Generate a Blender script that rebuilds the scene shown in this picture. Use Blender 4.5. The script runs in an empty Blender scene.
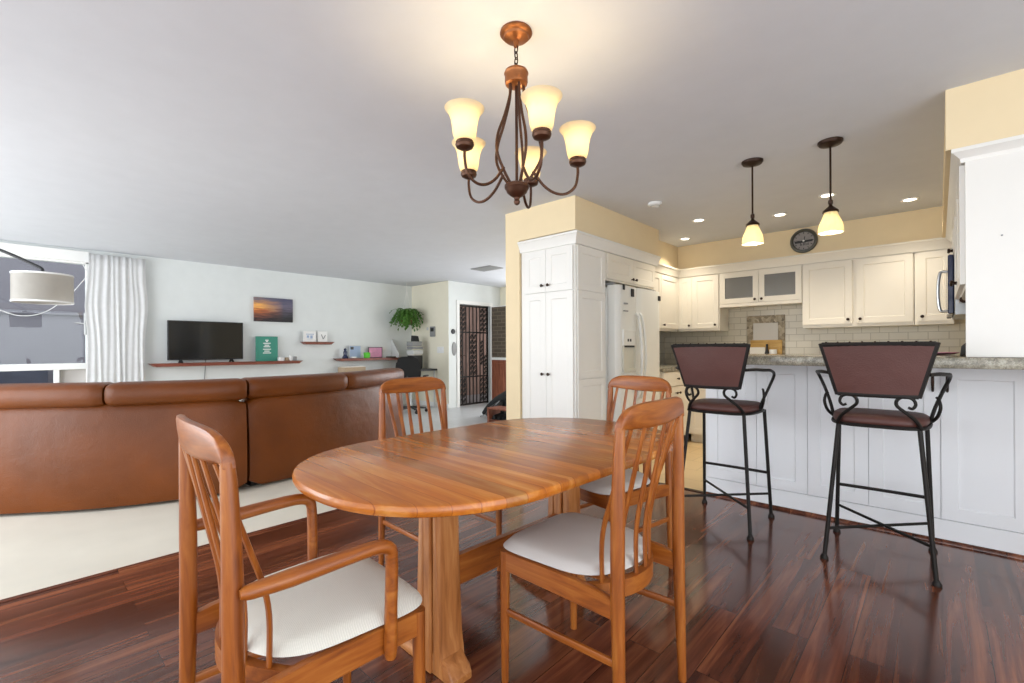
import bpy, bmesh, math, random
from mathutils import Vector, Matrix
R = math.radians
PI = math.pi
random.seed(7)
S = bpy.context.scene
COL = S.collection

# ------------------------------------------------------------------ camera
cam_d = bpy.data.cameras.new('camera')
cam = bpy.data.objects.new('camera', cam_d)
COL.objects.link(cam)
cam_d.sensor_fit = 'HORIZONTAL'
cam_d.sensor_width = 36.0
cam_d.lens = 463.4 / 1024 * 36.0
cam_d.shift_y = (348.5 - 341.5) / 1024
cam_d.clip_start = 0.05
cam.location = (0, 0, 1.13)
YAW, ROLL = 0.744, -0.005
cam.rotation_euler = (Matrix.Rotation(YAW, 4, 'Z') @ Matrix.Rotation(R(90), 4, 'X') @ Matrix.Rotation(ROLL, 4, 'Z')).to_euler()
S.camera = cam

# ------------------------------------------------------------------ world, exposure, lights
S.view_settings.view_transform = 'Standard'
S.view_settings.look = 'None'
S.view_settings.gamma = 1.0
S.view_settings.use_curve_mapping = False
S.view_settings.exposure = -0.45
world = bpy.data.worlds.new('daylight')
S.world = world
world.use_nodes = True
bg = world.node_tree.nodes['Background']
bg.inputs[0].default_value = (0.90, 0.95, 1.0, 1)
bg.inputs[1].default_value = 3.0


def area(name, loc, rot, sx, sy, power, col):
    l = bpy.data.lights.new(name, 'AREA')
    l.shape = 'RECTANGLE'
    l.size, l.size_y = sx, sy
    l.energy = power
    l.color = col
    o = bpy.data.objects.new(name, l)
    COL.objects.link(o)
    o.location = loc
    o.rotation_euler = rot
    return o


# daylight entering by the glazed doors behind the camera and the living-room side
area('daylight_rear', (-1.0, -2.45, 1.3), (R(90), 0, 0), 5.0, 2.1, 36, (0.97, 0.98, 1.0))
area('daylight_living', (-5.6, -2.45, 1.3), (R(90), 0, 0), 4.4, 2.1, 215, (0.92, 0.96, 1.0))
area('added_fill_right', (2.15, -0.3, 1.2), (R(90), 0, R(90)), 3.5, 2.0, 62, (0.96, 0.98, 1.0))  # added lamp at an invented opening, brightens the TV wall and sofa
area('added_fill_hall', (-4.7, 7.0, 1.3), (R(-90), 0, 0), 2.6, 1.9, 80, (0.96, 0.98, 1.0))  # added lamp in an invented opening, lifts the dark hall


def point(name, loc, power, col, rad=0.03, kind='POINT'):
    l = bpy.data.lights.new(name, kind)
    l.energy = power
    l.color = col
    l.shadow_soft_size = rad
    o = bpy.data.objects.new(name, l)
    COL.objects.link(o)
    o.location = loc
    return o


# ------------------------------------------------------------------ materials
def newmat(name):
    m = bpy.data.materials.new(name)
    m.use_nodes = True
    nt = m.node_tree
    b = nt.nodes['Principled BSDF']
    return m, nt, b


def N(nt, typ, **kw):
    n = nt.nodes.new(typ)
    for k, v in kw.items():
        if k.startswith('i_'):
            n.inputs[k[2:].replace('_', ' ')].default_value = v
        else:
            setattr(n, k, v)
    return n


def col4(c):
    return (c[0], c[1], c[2], 1)


def srgb(h):
    v = []
    for i in (0, 2, 4):
        c = int(h[i:i + 2], 16) / 255
        v.append(c / 12.92 if c <= 0.04045 else ((c + 0.055) / 1.055) ** 2.4)
    return tuple(v)


def plain(name, c, rough=0.6, metal=0.0, var=0.04, scale=6.0, bump=0.0, bscale=80, spec=0.5, coat=0.0):
    m, nt, b = newmat(name)
    tc = N(nt, 'ShaderNodeTexCoord')
    no = N(nt, 'ShaderNodeTexNoise')
    no.inputs['Scale'].default_value = scale
    no.inputs['Detail'].default_value = 3
    nt.links.new(tc.outputs['Object'], no.inputs['Vector'])
    mx = N(nt, 'ShaderNodeMix', data_type='RGBA')
    mx.inputs[6].default_value = col4([max(0, x * (1 - var)) for x in c])
    mx.inputs[7].default_value = col4([min(1, x * (1 + var)) for x in c])
    nt.links.new(no.outputs['Fac'], mx.inputs[0])
    nt.links.new(mx.outputs[2], b.inputs['Base Color'])
    b.inputs['Roughness'].default_value = rough
    b.inputs['Metallic'].default_value = metal
    b.inputs['Specular IOR Level'].default_value = spec
    b.inputs['Coat Weight'].default_value = coat
    if bump:
        n2 = N(nt, 'ShaderNodeTexNoise')
        n2.inputs['Scale'].default_value = bscale
        n2.inputs['Detail'].default_value = 4
        nt.links.new(tc.outputs['Object'], n2.inputs['Vector'])
        bp = N(nt, 'ShaderNodeBump')
        bp.inputs['Strength'].default_value = bump
        bp.inputs['Distance'].default_value = 0.004
        nt.links.new(n2.outputs['Fac'], bp.inputs['Height'])
        nt.links.new(bp.outputs['Normal'], b.inputs['Normal'])
    return m


def wood(name, dark, mid, light, axis='Y', rough=0.3, plank=None, stretch=14, scale=2.2, coat=0.0, seam=0.6, tone=(.72, 1.18), bump=.06):
    """grain along axis; plank=(length,width) lays boards out with tone per board"""
    m, nt, b = newmat(name)
    L = nt.links.new
    tc = N(nt, 'ShaderNodeTexCoord')
    mp = N(nt, 'ShaderNodeMapping')
    L(tc.outputs['Object'], mp.inputs['Vector'])
    if axis == 'Y':
        mp.inputs['Rotation'].default_value = (0, 0, R(-90))
    elif axis == 'Z':
        mp.inputs['Rotation'].default_value = (0, R(90), 0)
    # now grain along local X
    if plank:
        mp.inputs['Location'].default_value = (plank[0] * .33, .01, 0)
    st = N(nt, 'ShaderNodeVectorMath', operation='MULTIPLY')
    st.inputs[1].default_value = (1, stretch, stretch)
    L(mp.outputs[0], st.inputs[0])
    src = st.outputs[0]
    br = None
    if plank:
        br = N(nt, 'ShaderNodeTexBrick')
        br.offset = 0.37
        br.inputs['Color1'].default_value = (0, 0, 0, 1)
        br.inputs['Color2'].default_value = (1, 1, 1, 1)
        br.inputs['Mortar'].default_value = (0.5, 0.5, 0.5, 1)
        br.inputs['Scale'].default_value = 1
        br.inputs['Mortar Size'].default_value = 0.0012
        br.inputs['Mortar Smooth'].default_value = 0.1
        br.inputs['Brick Width'].default_value = plank[0]
        br.inputs['Row Height'].default_value = plank[1]
        L(mp.outputs[0], br.inputs['Vector'])
        ad = N(nt, 'ShaderNodeVectorMath', operation='MULTIPLY_ADD')
        ad.inputs[1].default_value = (7, 13, 5)
        L(br.outputs['Color'], ad.inputs[0])
        L(st.outputs[0], ad.inputs[2])
        src = ad.outputs[0]
    n1 = N(nt, 'ShaderNodeTexNoise')
    n1.inputs['Scale'].default_value = scale
    n1.inputs['Detail'].default_value = 6
    n1.inputs['Roughness'].default_value = 0.6
    n1.inputs['Distortion'].default_value = 0.7
    L(src, n1.inputs['Vector'])
    rp = N(nt, 'ShaderNodeValToRGB')
    rp.color_ramp.elements[0].position = 0.28
    rp.color_ramp.elements[0].color = col4(dark)
    rp.color_ramp.elements[1].position = 0.74
    rp.color_ramp.elements[1].color = col4(light)
    e = rp.color_ramp.elements.new(0.5)
    e.color = col4(mid)
    L(n1.outputs['Fac'], rp.inputs[0])
    out = rp.outputs[0]
    if plank:
        hv = N(nt, 'ShaderNodeMix', data_type='RGBA', blend_type='MULTIPLY')
        hv.inputs[0].default_value = 1.0
        r2 = N(nt, 'ShaderNodeValToRGB')
        r2.color_ramp.elements[0].color = (tone[0], tone[0] * .98, tone[0] * .96, 1)
        r2.color_ramp.elements[1].color = (tone[1], tone[1] * .99, tone[1] * .97, 1)
        L(br.outputs['Color'], r2.inputs[0])
        L(out, hv.inputs[6])
        L(r2.outputs[0], hv.inputs[7])
        sm = N(nt, 'ShaderNodeMix', data_type='RGBA')
        L(br.outputs['Fac'], sm.inputs[0])
        L(hv.outputs[2], sm.inputs[6])
        sm.inputs[7].default_value = col4([x * (1 - seam) for x in dark])
        out = sm.outputs[2]
    L(out, b.inputs['Base Color'])
    b.inputs['Roughness'].default_value = rough
    b.inputs['Coat Weight'].default_value = coat
    b.inputs['Coat Roughness'].default_value = 0.12
    bp = N(nt, 'ShaderNodeBump')
    bp.inputs['Strength'].default_value = bump
    bp.inputs['Distance'].default_value = 0.002
    L(n1.outputs['Fac'], bp.inputs['Height'])
    L(bp.outputs['Normal'], b.inputs['Normal'])
    return m


def tiles(name, c1, c2, mortar, w, h, axis='XZ', rough=0.35, msize=0.003):
    m, nt, b = newmat(name)
    L = nt.links.new
    tc = N(nt, 'ShaderNodeTexCoord')
    mp = N(nt, 'ShaderNodeMapping')
    L(tc.outputs['Object'], mp.inputs['Vector'])
    if axis == 'XZ':
        mp.inputs['Rotation'].default_value = (R(-90), 0, 0)
    elif axis == 'YZ':
        mp.inputs['Rotation'].default_value = (R(-90), 0, R(-90))
    br = N(nt, 'ShaderNodeTexBrick')
    br.inputs['Color1'].default_value = col4(c1)
    br.inputs['Color2'].default_value = col4(c2)
    br.inputs['Mortar'].default_value = col4(mortar)
    br.inputs['Scale'].default_value = 1
    br.inputs['Mortar Size'].default_value = msize
    br.inputs['Brick Width'].default_value = w
    br.inputs['Row Height'].default_value = h
    L(mp.outputs[0], br.inputs['Vector'])
    L(br.outputs['Color'], b.inputs['Base Color'])
    b.inputs['Roughness'].default_value = rough
    bp = N(nt, 'ShaderNodeBump')
    bp.invert = True
    bp.inputs['Strength'].default_value = 0.4
    bp.inputs['Distance'].default_value = 0.003
    L(br.outputs['Fac'], bp.inputs['Height'])
    L(bp.outputs['Normal'], b.inputs['Normal'])
    return m


def leather(name, c, rough=0.35, crease=0.25, spec=.5):
    m, nt, b = newmat(name)
    L = nt.links.new
    tc = N(nt, 'ShaderNodeTexCoord')
    no = N(nt, 'ShaderNodeTexNoise')
    no.inputs['Scale'].default_value = 2.2
    no.inputs['Detail'].default_value = 5
    L(tc.outputs['Object'], no.inputs['Vector'])
    rp = N(nt, 'ShaderNodeValToRGB')
    rp.color_ramp.elements[0].position = 0.3
    rp.color_ramp.elements[0].color = col4([x * 0.72 for x in c])
    rp.color_ramp.elements[1].position = 0.75
    rp.color_ramp.elements[1].color = col4([x * 1.22 for x in c])
    L(no.outputs['Fac'], rp.inputs[0])
    L(rp.outputs[0], b.inputs['Base Color'])
    b.inputs['Roughness'].default_value = rough
    b.inputs['Specular IOR Level'].default_value = spec
    vo = N(nt, 'ShaderNodeTexVoronoi')
    vo.inputs['Scale'].default_value = 160
    L(tc.outputs['Object'], vo.inputs['Vector'])
    n3 = N(nt, 'ShaderNodeTexNoise')
    n3.inputs['Scale'].default_value = 9
    n3.inputs['Detail'].default_value = 3
    L(tc.outputs['Object'], n3.inputs['Vector'])
    ma = N(nt, 'ShaderNodeMath', operation='MULTIPLY_ADD')
    ma.inputs[1].default_value = 6.0
    L(n3.outputs['Fac'], ma.inputs[0])
    L(vo.outputs['Distance'], ma.inputs[2])
    bp = N(nt, 'ShaderNodeBump')
    bp.inputs['Strength'].default_value = crease
    bp.inputs['Distance'].default_value = 0.004
    L(ma.outputs[0], bp.inputs['Height'])
    L(bp.outputs['Normal'], b.inputs['Normal'])
    return m


def fabric(name, c, scale=260, rough=0.95, var=0.12):
    m, nt, b = newmat(name)
    L = nt.links.new
    tc = N(nt, 'ShaderNodeTexCoord')
    w1 = N(nt, 'ShaderNodeTexWave', bands_direction='DIAGONAL')
    w1.inputs['Scale'].default_value = scale * 0.25
    w1.inputs['Distortion'].default_value = 1.5
    L(tc.outputs['Object'], w1.inputs['Vector'])
    mx = N(nt, 'ShaderNodeMix', data_type='RGBA')
    mx.inputs[6].default_value = col4([x * (1 - var) for x in c])
    mx.inputs[7].default_value = col4(c)
    L(w1.outputs['Fac'], mx.inputs[0])
    L(mx.outputs[2], b.inputs['Base Color'])
    b.inputs['Roughness'].default_value = rough
    b.inputs['Specular IOR Level'].default_value = 0.15
    bp = N(nt, 'ShaderNodeBump')
    bp.inputs['Strength'].default_value = 0.25
    bp.inputs['Distance'].default_value = 0.002
    L(w1.outputs['Fac'], bp.inputs['Height'])
    L(bp.outputs['Normal'], b.inputs['Normal'])
    return m


def granite(name):
    m, nt, b = newmat(name)
    L = nt.links.new
    tc = N(nt, 'ShaderNodeTexCoord')
    vo = N(nt, 'ShaderNodeTexVoronoi')
    vo.inputs['Scale'].default_value = 190
    no = N(nt, 'ShaderNodeTexNoise')
    no.inputs['Scale'].default_value = 26
    no.inputs['Detail'].default_value = 8
    L(tc.outputs['Object'], vo.inputs['Vector'])
    L(tc.outputs['Object'], no.inputs['Vector'])
    ad = N(nt, 'ShaderNodeMath', operation='MULTIPLY_ADD')
    ad.inputs[1].default_value = 0.35
    L(vo.outputs['Color'], ad.inputs[0])
    L(no.outputs['Fac'], ad.inputs[2])
    rp = N(nt, 'ShaderNodeValToRGB')
    cr = rp.color_ramp
    cr.elements[0].position = 0.40
    cr.elements[0].color = col4(srgb('6e695d'))
    cr.elements[1].position = 0.9
    cr.elements[1].color = col4(srgb('b5b09f'))
    e = cr.elements.new(0.62)
    e.color = col4(srgb('8b8677'))
    L(ad.outputs[0], rp.inputs[0])
    L(rp.outputs[0], b.inputs['Base Color'])
    b.inputs['Roughness'].default_value = 0.12
    return m


def glass_shade(name, c, rough=0.4, mixf=0.65):
    m, nt, b = newmat(name)
    L = nt.links.new
    out = nt.nodes['Material Output']
    tc = N(nt, 'ShaderNodeTexCoord')
    no = N(nt, 'ShaderNodeTexNoise')
    no.inputs['Scale'].default_value = 18
    L(tc.outputs['Object'], no.inputs['Vector'])
    mx = N(nt, 'ShaderNodeMix', data_type='RGBA')
    mx.inputs[6].default_value = col4([x * 0.9 for x in c])
    mx.inputs[7].default_value = col4(c)
    L(no.outputs['Fac'], mx.inputs[0])
    tr = N(nt, 'ShaderNodeBsdfTranslucent')
    L(mx.outputs[2], tr.inputs['Color'])
    L(mx.outputs[2], b.inputs['Base Color'])
    b.inputs['Roughness'].default_value = rough
    ms = N(nt, 'ShaderNodeMixShader')
    ms.inputs[0].default_value = mixf
    L(b.outputs[0], ms.inputs[1])
    L(tr.outputs[0], ms.inputs[2])
    L(ms.outputs[0], out.inputs['Surface'])
    return m


def pane(name, tint=(0.9, 0.93, 0.93), refl=0.10, rough=0.0):
    m, nt, b = newmat(name)
    L = nt.links.new
    out = nt.nodes['Material Output']
    nt.nodes.remove(b)
    t = N(nt, 'ShaderNodeBsdfTransparent')
    t.inputs[0].default_value = col4(tint)
    g = N(nt, 'ShaderNodeBsdfGlossy')
    g.inputs['Roughness'].default_value = rough
    fr = N(nt, 'ShaderNodeFresnel')
    fr.inputs[0].default_value = 1.45
    ma = N(nt, 'ShaderNodeMath', operation='MULTIPLY_ADD')
    ma.inputs[1].default_value = 0.3
    ma.inputs[2].default_value = refl * 0.2
    L(fr.outputs[0], ma.inputs[0])
    ms = N(nt, 'ShaderNodeMixShader')
    L(ma.outputs[0], ms.inputs[0])
    L(t.outputs[0], ms.inputs[1])
    L(g.outputs[0], ms.inputs[2])
    L(ms.outputs[0], out.inputs['Surface'])
    return m


def frosted(name, c):
    m, nt, b = newmat(name)
    L = nt.links.new
    out = nt.nodes['Material Output']
    b.inputs['Base Color'].default_value = col4(c)
    b.inputs['Roughness'].default_value = 0.15
    t = N(nt, 'ShaderNodeBsdfTransparent')
    t.inputs[0].default_value = (.75, .76, .75, 1)
    tc = N(nt, 'ShaderNodeTexCoord')
    no = N(nt, 'ShaderNodeTexNoise')
    no.inputs['Scale'].default_value = 3
    L(tc.outputs['Object'], no.inputs['Vector'])
    mr = N(nt, 'ShaderNodeMapRange')
    mr.inputs['To Min'].default_value = .45
    mr.inputs['To Max'].default_value = .7
    L(no.outputs['Fac'], mr.inputs[0])
    ms = N(nt, 'ShaderNodeMixShader')
    L(mr.outputs[0], ms.inputs[0])
    L(t.outputs[0], ms.inputs[1])
    L(b.outputs[0], ms.inputs[2])
    L(ms.outputs[0], out.inputs['Surface'])
    return m


def emit(name, c, s):
    m, nt, b = newmat(name)
    b.inputs['Base Color'].default_value = col4(c)
    b.inputs['Emission Color'].default_value = col4(c)
    b.inputs['Emission Strength'].default_value = s
    return m


def mosaic(name):
    m, nt, b = newmat(name)
    L = nt.links.new
    tc = N(nt, 'ShaderNodeTexCoord')
    vo = N(nt, 'ShaderNodeTexVoronoi')
    vo.inputs['Scale'].default_value = 34
    L(tc.outputs['Object'], vo.inputs['Vector'])
    rp = N(nt, 'ShaderNodeValToRGB')
    cr = rp.color_ramp
    cr.elements[0].color = col4(srgb('6b5f4e'))
    cr.elements[1].color = col4(srgb('cfc4ad'))
    e = cr.elements.new(0.45)
    e.color = col4(srgb('a3967f'))
    L(vo.outputs['Color'], rp.inputs[0])
    L(rp.outputs[0], b.inputs['Base Color'])
    b.inputs['Roughness'].default_value = 0.5
    return m


def sunset(name):
    # generated coords: the print's width runs on Y, height on Z
    m, nt, b = newmat(name)
    L = nt.links.new
    tc = N(nt, 'ShaderNodeTexCoord')
    sp = N(nt, 'ShaderNodeSeparateXYZ')
    L(tc.outputs['Generated'], sp.inputs[0])
    mp = N(nt, 'ShaderNodeMapping')
    mp.inputs['Scale'].default_value = (1, 1.6, 7)
    L(tc.outputs['Generated'], mp.inputs['Vector'])
    no = N(nt, 'ShaderNodeTexNoise')
    no.inputs['Scale'].default_value = 2.0
    no.inputs['Detail'].default_value = 6
    L(mp.outputs[0], no.inputs['Vector'])
    ad = N(nt, 'ShaderNodeMath', operation='MULTIPLY_ADD')
    ad.inputs[1].default_value = 0.55
    L(no.outputs['Fac'], ad.inputs[0])
    L(sp.outputs['Z'], ad.inputs[2])
    sb = N(nt, 'ShaderNodeMath', operation='SUBTRACT')
    sb.inputs[1].default_value = 0.28
    L(ad.outputs[0], sb.inputs[0])

    def ramp(stops):
        rp = N(nt, 'ShaderNodeValToRGB')
        cr = rp.color_ramp
        cr.elements[0].position = stops[0][0]
        cr.elements[0].color = col4(srgb(stops[0][1]))
        cr.elements[1].position = stops[-1][0]
        cr.elements[1].color = col4(srgb(stops[-1][1]))
        for p, h in stops[1:-1]:
            e = cr.elements.new(p)
            e.color = col4(srgb(h))
        L(sb.outputs[0], rp.inputs[0])
        return rp.outputs[0]
    a = ramp([(0.05, '2a2028'), (0.25, '7a4a3a'), (0.45, 'c06a38'), (0.6, 'f2b25e'), (0.75, 'c98d5c'), (0.95, '6c6a78')])
    c = ramp([(0.05, '1c1c22'), (0.3, '34343c'), (0.5, '565060'), (0.65, '6a6478'), (0.9, '4e4e68')])
    mx = N(nt, 'ShaderNodeMix', data_type='RGBA')
    mr = N(nt, 'ShaderNodeMapRange')
    mr.inputs['From Min'].default_value = 0.15
    mr.inputs['From Max'].default_value = 0.75
    L(sp.outputs['Y'], mr.inputs[0])
    L(mr.outputs[0], mx.inputs[0])
    L(a, mx.inputs[6])
    L(c, mx.inputs[7])
    L(mx.outputs[2], b.inputs['Base Color'])
    b.inputs['Roughness'].default_value = 0.5
    return m


M = {}
M['wall'] = plain('white wall paint', srgb('dfe3e2'), 0.9, bump=0.05, bscale=120, spec=0.2)
M['cream'] = plain('cream wall paint', srgb('ecd9b4'), 0.9, bump=0.05, bscale=120, spec=0.2)
M['pale_cream'] = plain('pale cream wall paint', srgb('ece6d2'), 0.9, bump=0.05, bscale=120, spec=0.2)
M['ceil'] = plain('ceiling paint', srgb('d7d9de'), 0.95, bump=0.08, bscale=90, spec=0.1)
M['cab'] = plain('white cabinet paint', srgb('eceae4'), 0.38, var=0.015)
M['bar_lightened'] = plain('cool white lightened cabinet paint', srgb('f3f5f8'), 0.42, var=.01)  # brightness put into a whiter copy of cabinet paint, offsetting the counter's shade
M['cabcream'] = plain('warm white cabinet paint', srgb('ebe5d8'), 0.38, var=0.015)
M['trim'] = plain('white trim paint', srgb('e9e9e6'), 0.5, var=0.02)
M['carpet'] = plain('pale beige carpet', srgb('d6d0c2'), 1.0, var=0.09, scale=3, bump=0.6, bscale=420, spec=0.05)
M['tile'] = tiles('tan kitchen floor tile', srgb('d9c096'), srgb('cfb488'), srgb('b59c74'), 0.33, 0.33, 'XY', 0.4)
M['halltile'] = tiles('pale grey hall tile', srgb('c4c5c5'), srgb('bebfbf'), srgb('a9aaaa'), 0.45, 0.45, 'XY', 0.35)
M['planks'] = wood('dark plank floor', srgb('3a1e16'), srgb('643626'), srgb('945a3c'), 'Y', 0.17, (1.25, 0.128), 20, 1.0, coat=0.25, seam=0.75, tone=(.62, 1.22), bump=.012)
M['teak'] = wood('teak chair wood', srgb('70360f'), srgb('945019'), srgb('b06c2c'), 'Z', 0.36, None, 10, 4.0)
M['teakx'] = wood('teak rail wood', srgb('70360f'), srgb('945019'), srgb('b06c2c'), 'X', 0.36, None, 10, 4.0)
M['teaky'] = wood('teak side wood', srgb('70360f'), srgb('985219'), srgb('b06c2c'), 'Y', 0.36, None, 10, 4.0)
M['table'] = wood('cherry table wood', srgb('954c14'), srgb('b56a22'), srgb('d0924a'), 'X', 0.26, (9.0, 0.068), 9, 1.7, coat=0.15, seam=0.0, tone=(.74, 1.2))
M['shelf'] = wood('red brown shelf wood', srgb('5a2a1c'), srgb('7c4030'), srgb('925040'), 'Y', 0.4, None, 10, 3.0)
M['leather'] = leather('brown sofa leather', srgb('6c3608'), 0.38, spec=.35)
M['leatherdark'] = leather('brown sofa leather aged', srgb('6a3a1d'))
M['stoolleather'] = leather('maroon stool leather', srgb('5a3630'), 0.5, 0.2)
M['iron'] = plain('dark wrought iron', srgb('262321'), 0.5, 0.6, var=0.2, scale=30, bump=0.2, bscale=60)
M['bronze'] = plain('aged bronze', srgb('54392b'), 0.42, 0.75, var=0.3, scale=14)
M['copper'] = plain('brushed copper', srgb('8f5a36'), 0.4, 0.8, var=0.35, scale=14)
M['darkbronze'] = plain('dark bronze', srgb('3a2a22'), 0.4, 0.8, var=0.25, scale=20)
M['seat'] = fabric('cream woven upholstery', srgb('e2e0d6'), 420, var=.09)
M['seatgrey'] = fabric('pale grey upholstery', srgb('d4d0cc'), 420, var=0.06)
M['granite'] = granite('speckled granite')
M['shade'] = glass_shade('alabaster glass', srgb('fbf0d6'))
M['pendantglass'] = glass_shade('ribbed pendant glass', srgb('f8eed2'))
M['bulb'] = emit('bulb', (1.0, 0.86, 0.62), 9)
M['can'] = emit('recessed lamp', (1.0, 0.9, 0.72), 9)
M['lampshade'] = glass_shade('linen lampshade', srgb('d8d4cd'))
M['curtain'] = glass_shade('white curtain cloth', srgb('f4f4f4'), .9, .4)
M['black'] = plain('black plastic', srgb('1c1c1e'), 0.45, var=0.1)
M['screen'] = plain('dark screen', srgb('151719'), 0.12, var=0.05)
M['steel'] = plain('brushed steel', srgb('b9bcbd'), 0.3, 0.9, var=0.08)
M['grey'] = plain('grey plastic', srgb('8f9090'), 0.5, var=0.06)
M['lightgrey'] = plain('light grey plastic', srgb('c8c9c8'), 0.5, var=0.05)
M['appliance'] = plain('white appliance enamel', srgb('e6e6e0'), 0.28, var=0.012)
M['recess'] = plain('dispenser recess', srgb('cdcbbd'), 0.4)
M['subway'] = tiles('cream subway tile', srgb('dcd5c4'), srgb('d6cfbd'), srgb('b8b09d'), 0.15, 0.075, 'XZ', 0.25)
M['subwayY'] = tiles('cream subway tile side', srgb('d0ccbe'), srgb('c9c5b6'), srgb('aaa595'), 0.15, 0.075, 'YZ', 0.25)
M['mosaic'] = mosaic('stone mosaic')
M['pane'] = pane('clear window glass')
M['frost'] = frosted('smoky cabinet glass', srgb('9a9a98'))
M['stucco'] = plain('grey exterior stucco', srgb('827c84'), 0.95, var=0.12, scale=1.6, bump=0.3, bscale=50)
M['stuccodark'] = plain('dark exterior timber', srgb('5b5250'), 0.9)
M['fence'] = wood('brown fence planks', srgb('4d3a33'), srgb('6b5146'), srgb('8a6c5f'), 'Z', 0.8, (2.4, 0.13), 8, 2.5)
M['patio'] = plain('weathered blue grey cabinet', srgb('4a4a58'), .7, var=.2)
M['brick'] = tiles('dark brick beyond the door', srgb('5d5245'), srgb('4f4539'), srgb('6d6253'), 0.22, 0.075, 'XZ', 0.9, 0.008)
M['doorwood'] = wood('reddish door wood', srgb('6b3a28'), srgb('8a4e36'), srgb('a2634a'), 'Z', 0.5, None, 8, 3.0)
M['fern'] = plain('fern green', srgb('4d7a2c'), 0.6, var=0.45, scale=18)
M['pot'] = plain('brown basket pot', srgb('6b5233'), 0.8, var=0.3, scale=40, bump=0.5, bscale=90)
M['white'] = plain('matt white', srgb('ececea'), 0.6, var=0.02)
M['teal'] = plain('teal sign paint', srgb('3f8f7c'), 0.6, var=0.1)
M['blue'] = plain('pale blue print', srgb('9fb3cf'), 0.6)
M['navy'] = plain('dark blue glass', srgb('2c3350'), 0.12, var=0.1)
M['green'] = plain('bright green plastic', srgb('58c22c'), 0.5)
M['pink'] = plain('pink print', srgb('d48fb0'), 0.5, var=0.3, scale=14)
M['sunset'] = sunset('sunset seascape print')
M['card'] = plain('brown cardboard', srgb('b29c82'), 0.85, var=0.1)
M['paper'] = plain('off white paper', srgb('e4e0d8'), 0.8)
M['clockring'] = plain('pewter clock ring', srgb('56564f'), 0.45, 0.4, var=0.2, scale=20)
M['clockface'] = plain('aged clock face', srgb('8f8a88'), 0.6, var=0.25, scale=16)
M['board'] = wood('bamboo board', srgb('a27b3c'), srgb('bb9450'), srgb('cda965'), 'X', 0.5, None, 8, 5.0)
M['panel'] = plain('pale window panel', srgb('bdb8b4'), .7)
M['stone'] = plain('white board', srgb('e0dcd4'), 0.4)
M['rubber'] = plain('black rubber', srgb('141414'), 0.8)
M['cloth_black'] = plain('black nylon', srgb('17191b'), 0.8, var=0.3, scale=14, bump=0.4, bscale=40)
M['ground'] = plain('exterior concrete', srgb('8b8984'), 0.95)


# ------------------------------------------------------------------ mesh helpers
def addbox(bm, x0, x1, y0, y1, z0, z1, bev=0.0, seg=1):
    vs = [bm.verts.new((x, y, z)) for x in (x0, x1) for y in (y0, y1) for z in (z0, z1)]
    idx = [(0, 1, 3, 2), (4, 6, 7, 5), (0, 4, 5, 1), (2, 3, 7, 6), (0, 2, 6, 4), (1, 5, 7, 3)]
    fs = [bm.faces.new([vs[i] for i in f]) for f in idx]
    if bev:
        es = list({e for f in fs for e in f.edges})
        bmesh.ops.bevel(bm, geom=es, offset=bev, segments=seg, affect='EDGES', profile=0.5)
    return bm


def catmull(pts, n=8):
    pts = [Vector(p) for p in pts]
    if len(pts) < 3:
        return pts
    out = []
    P = [pts[0] * 2 - pts[1]] + pts + [pts[-1] * 2 - pts[-2]]
    for i in range(1, len(P) - 2):
        p0, p1, p2, p3 = P[i - 1:i + 3]
        for k in range(n):
            t = k / n
            out.append(0.5 * ((2 * p1) + (p2 - p0) * t + (2 * p0 - 5 * p1 + 4 * p2 - p3) * t * t + (3 * p1 - p0 - 3 * p2 + p3) * t ** 3))
    out.append(pts[-1])
    return out


def tube(bm, pts, r, seg=10, smooth=0, flat=None, up=None, caps=True):
    """sweep a circle (or an ellipse flat=(a,b)) along pts; r number or one per control point"""
    n0 = len(pts)
    rs = r if isinstance(r, (list, tuple)) else [r] * n0
    P = [Vector(p) for p in pts]
    if smooth and n0 > 2:
        P2 = catmull(P, smooth)
        rs2 = []
        for i in range(len(P2)):
            t = i / smooth
            a = min(int(t), n0 - 2)
            f = t - a
            rs2.append(rs[a] * (1 - f) + rs[a + 1] * f)
        P, rs = P2, rs2
    rings = []
    ref = Vector(up) if up else None
    prev = None
    for i, p in enumerate(P):
        t = (P[min(i + 1, len(P) - 1)] - P[max(i - 1, 0)])
        if t.length < 1e-9:
            t = Vector((0, 0, 1))
        t.normalize()
        if ref is not None:
            a = ref - t * ref.dot(t)
            if a.length < 1e-4:
                a = t.orthogonal()
        elif prev is None:
            a = t.orthogonal()
        else:
            a = prev - t * prev.dot(t)
            if a.length < 1e-6:
                a = t.orthogonal()
        a.normalize()
        prev = a
        b = t.cross(a)
        fa, fb = flat if flat else (1, 1)
        ring = []
        for k in range(seg):
            an = 2 * PI * k / seg
            ring.append(bm.verts.new(p + a * (rs[i] * fa * math.cos(an)) + b * (rs[i] * fb * math.sin(an))))
        rings.append(ring)
    for i in range(len(rings) - 1):
        for k in range(seg):
            bm.faces.new((rings[i][k], rings[i][(k + 1) % seg], rings[i + 1][(k + 1) % seg], rings[i + 1][k]))
    if caps:
        bm.faces.new(rings[0][::-1])
        bm.faces.new(rings[-1])
    return bm


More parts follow.
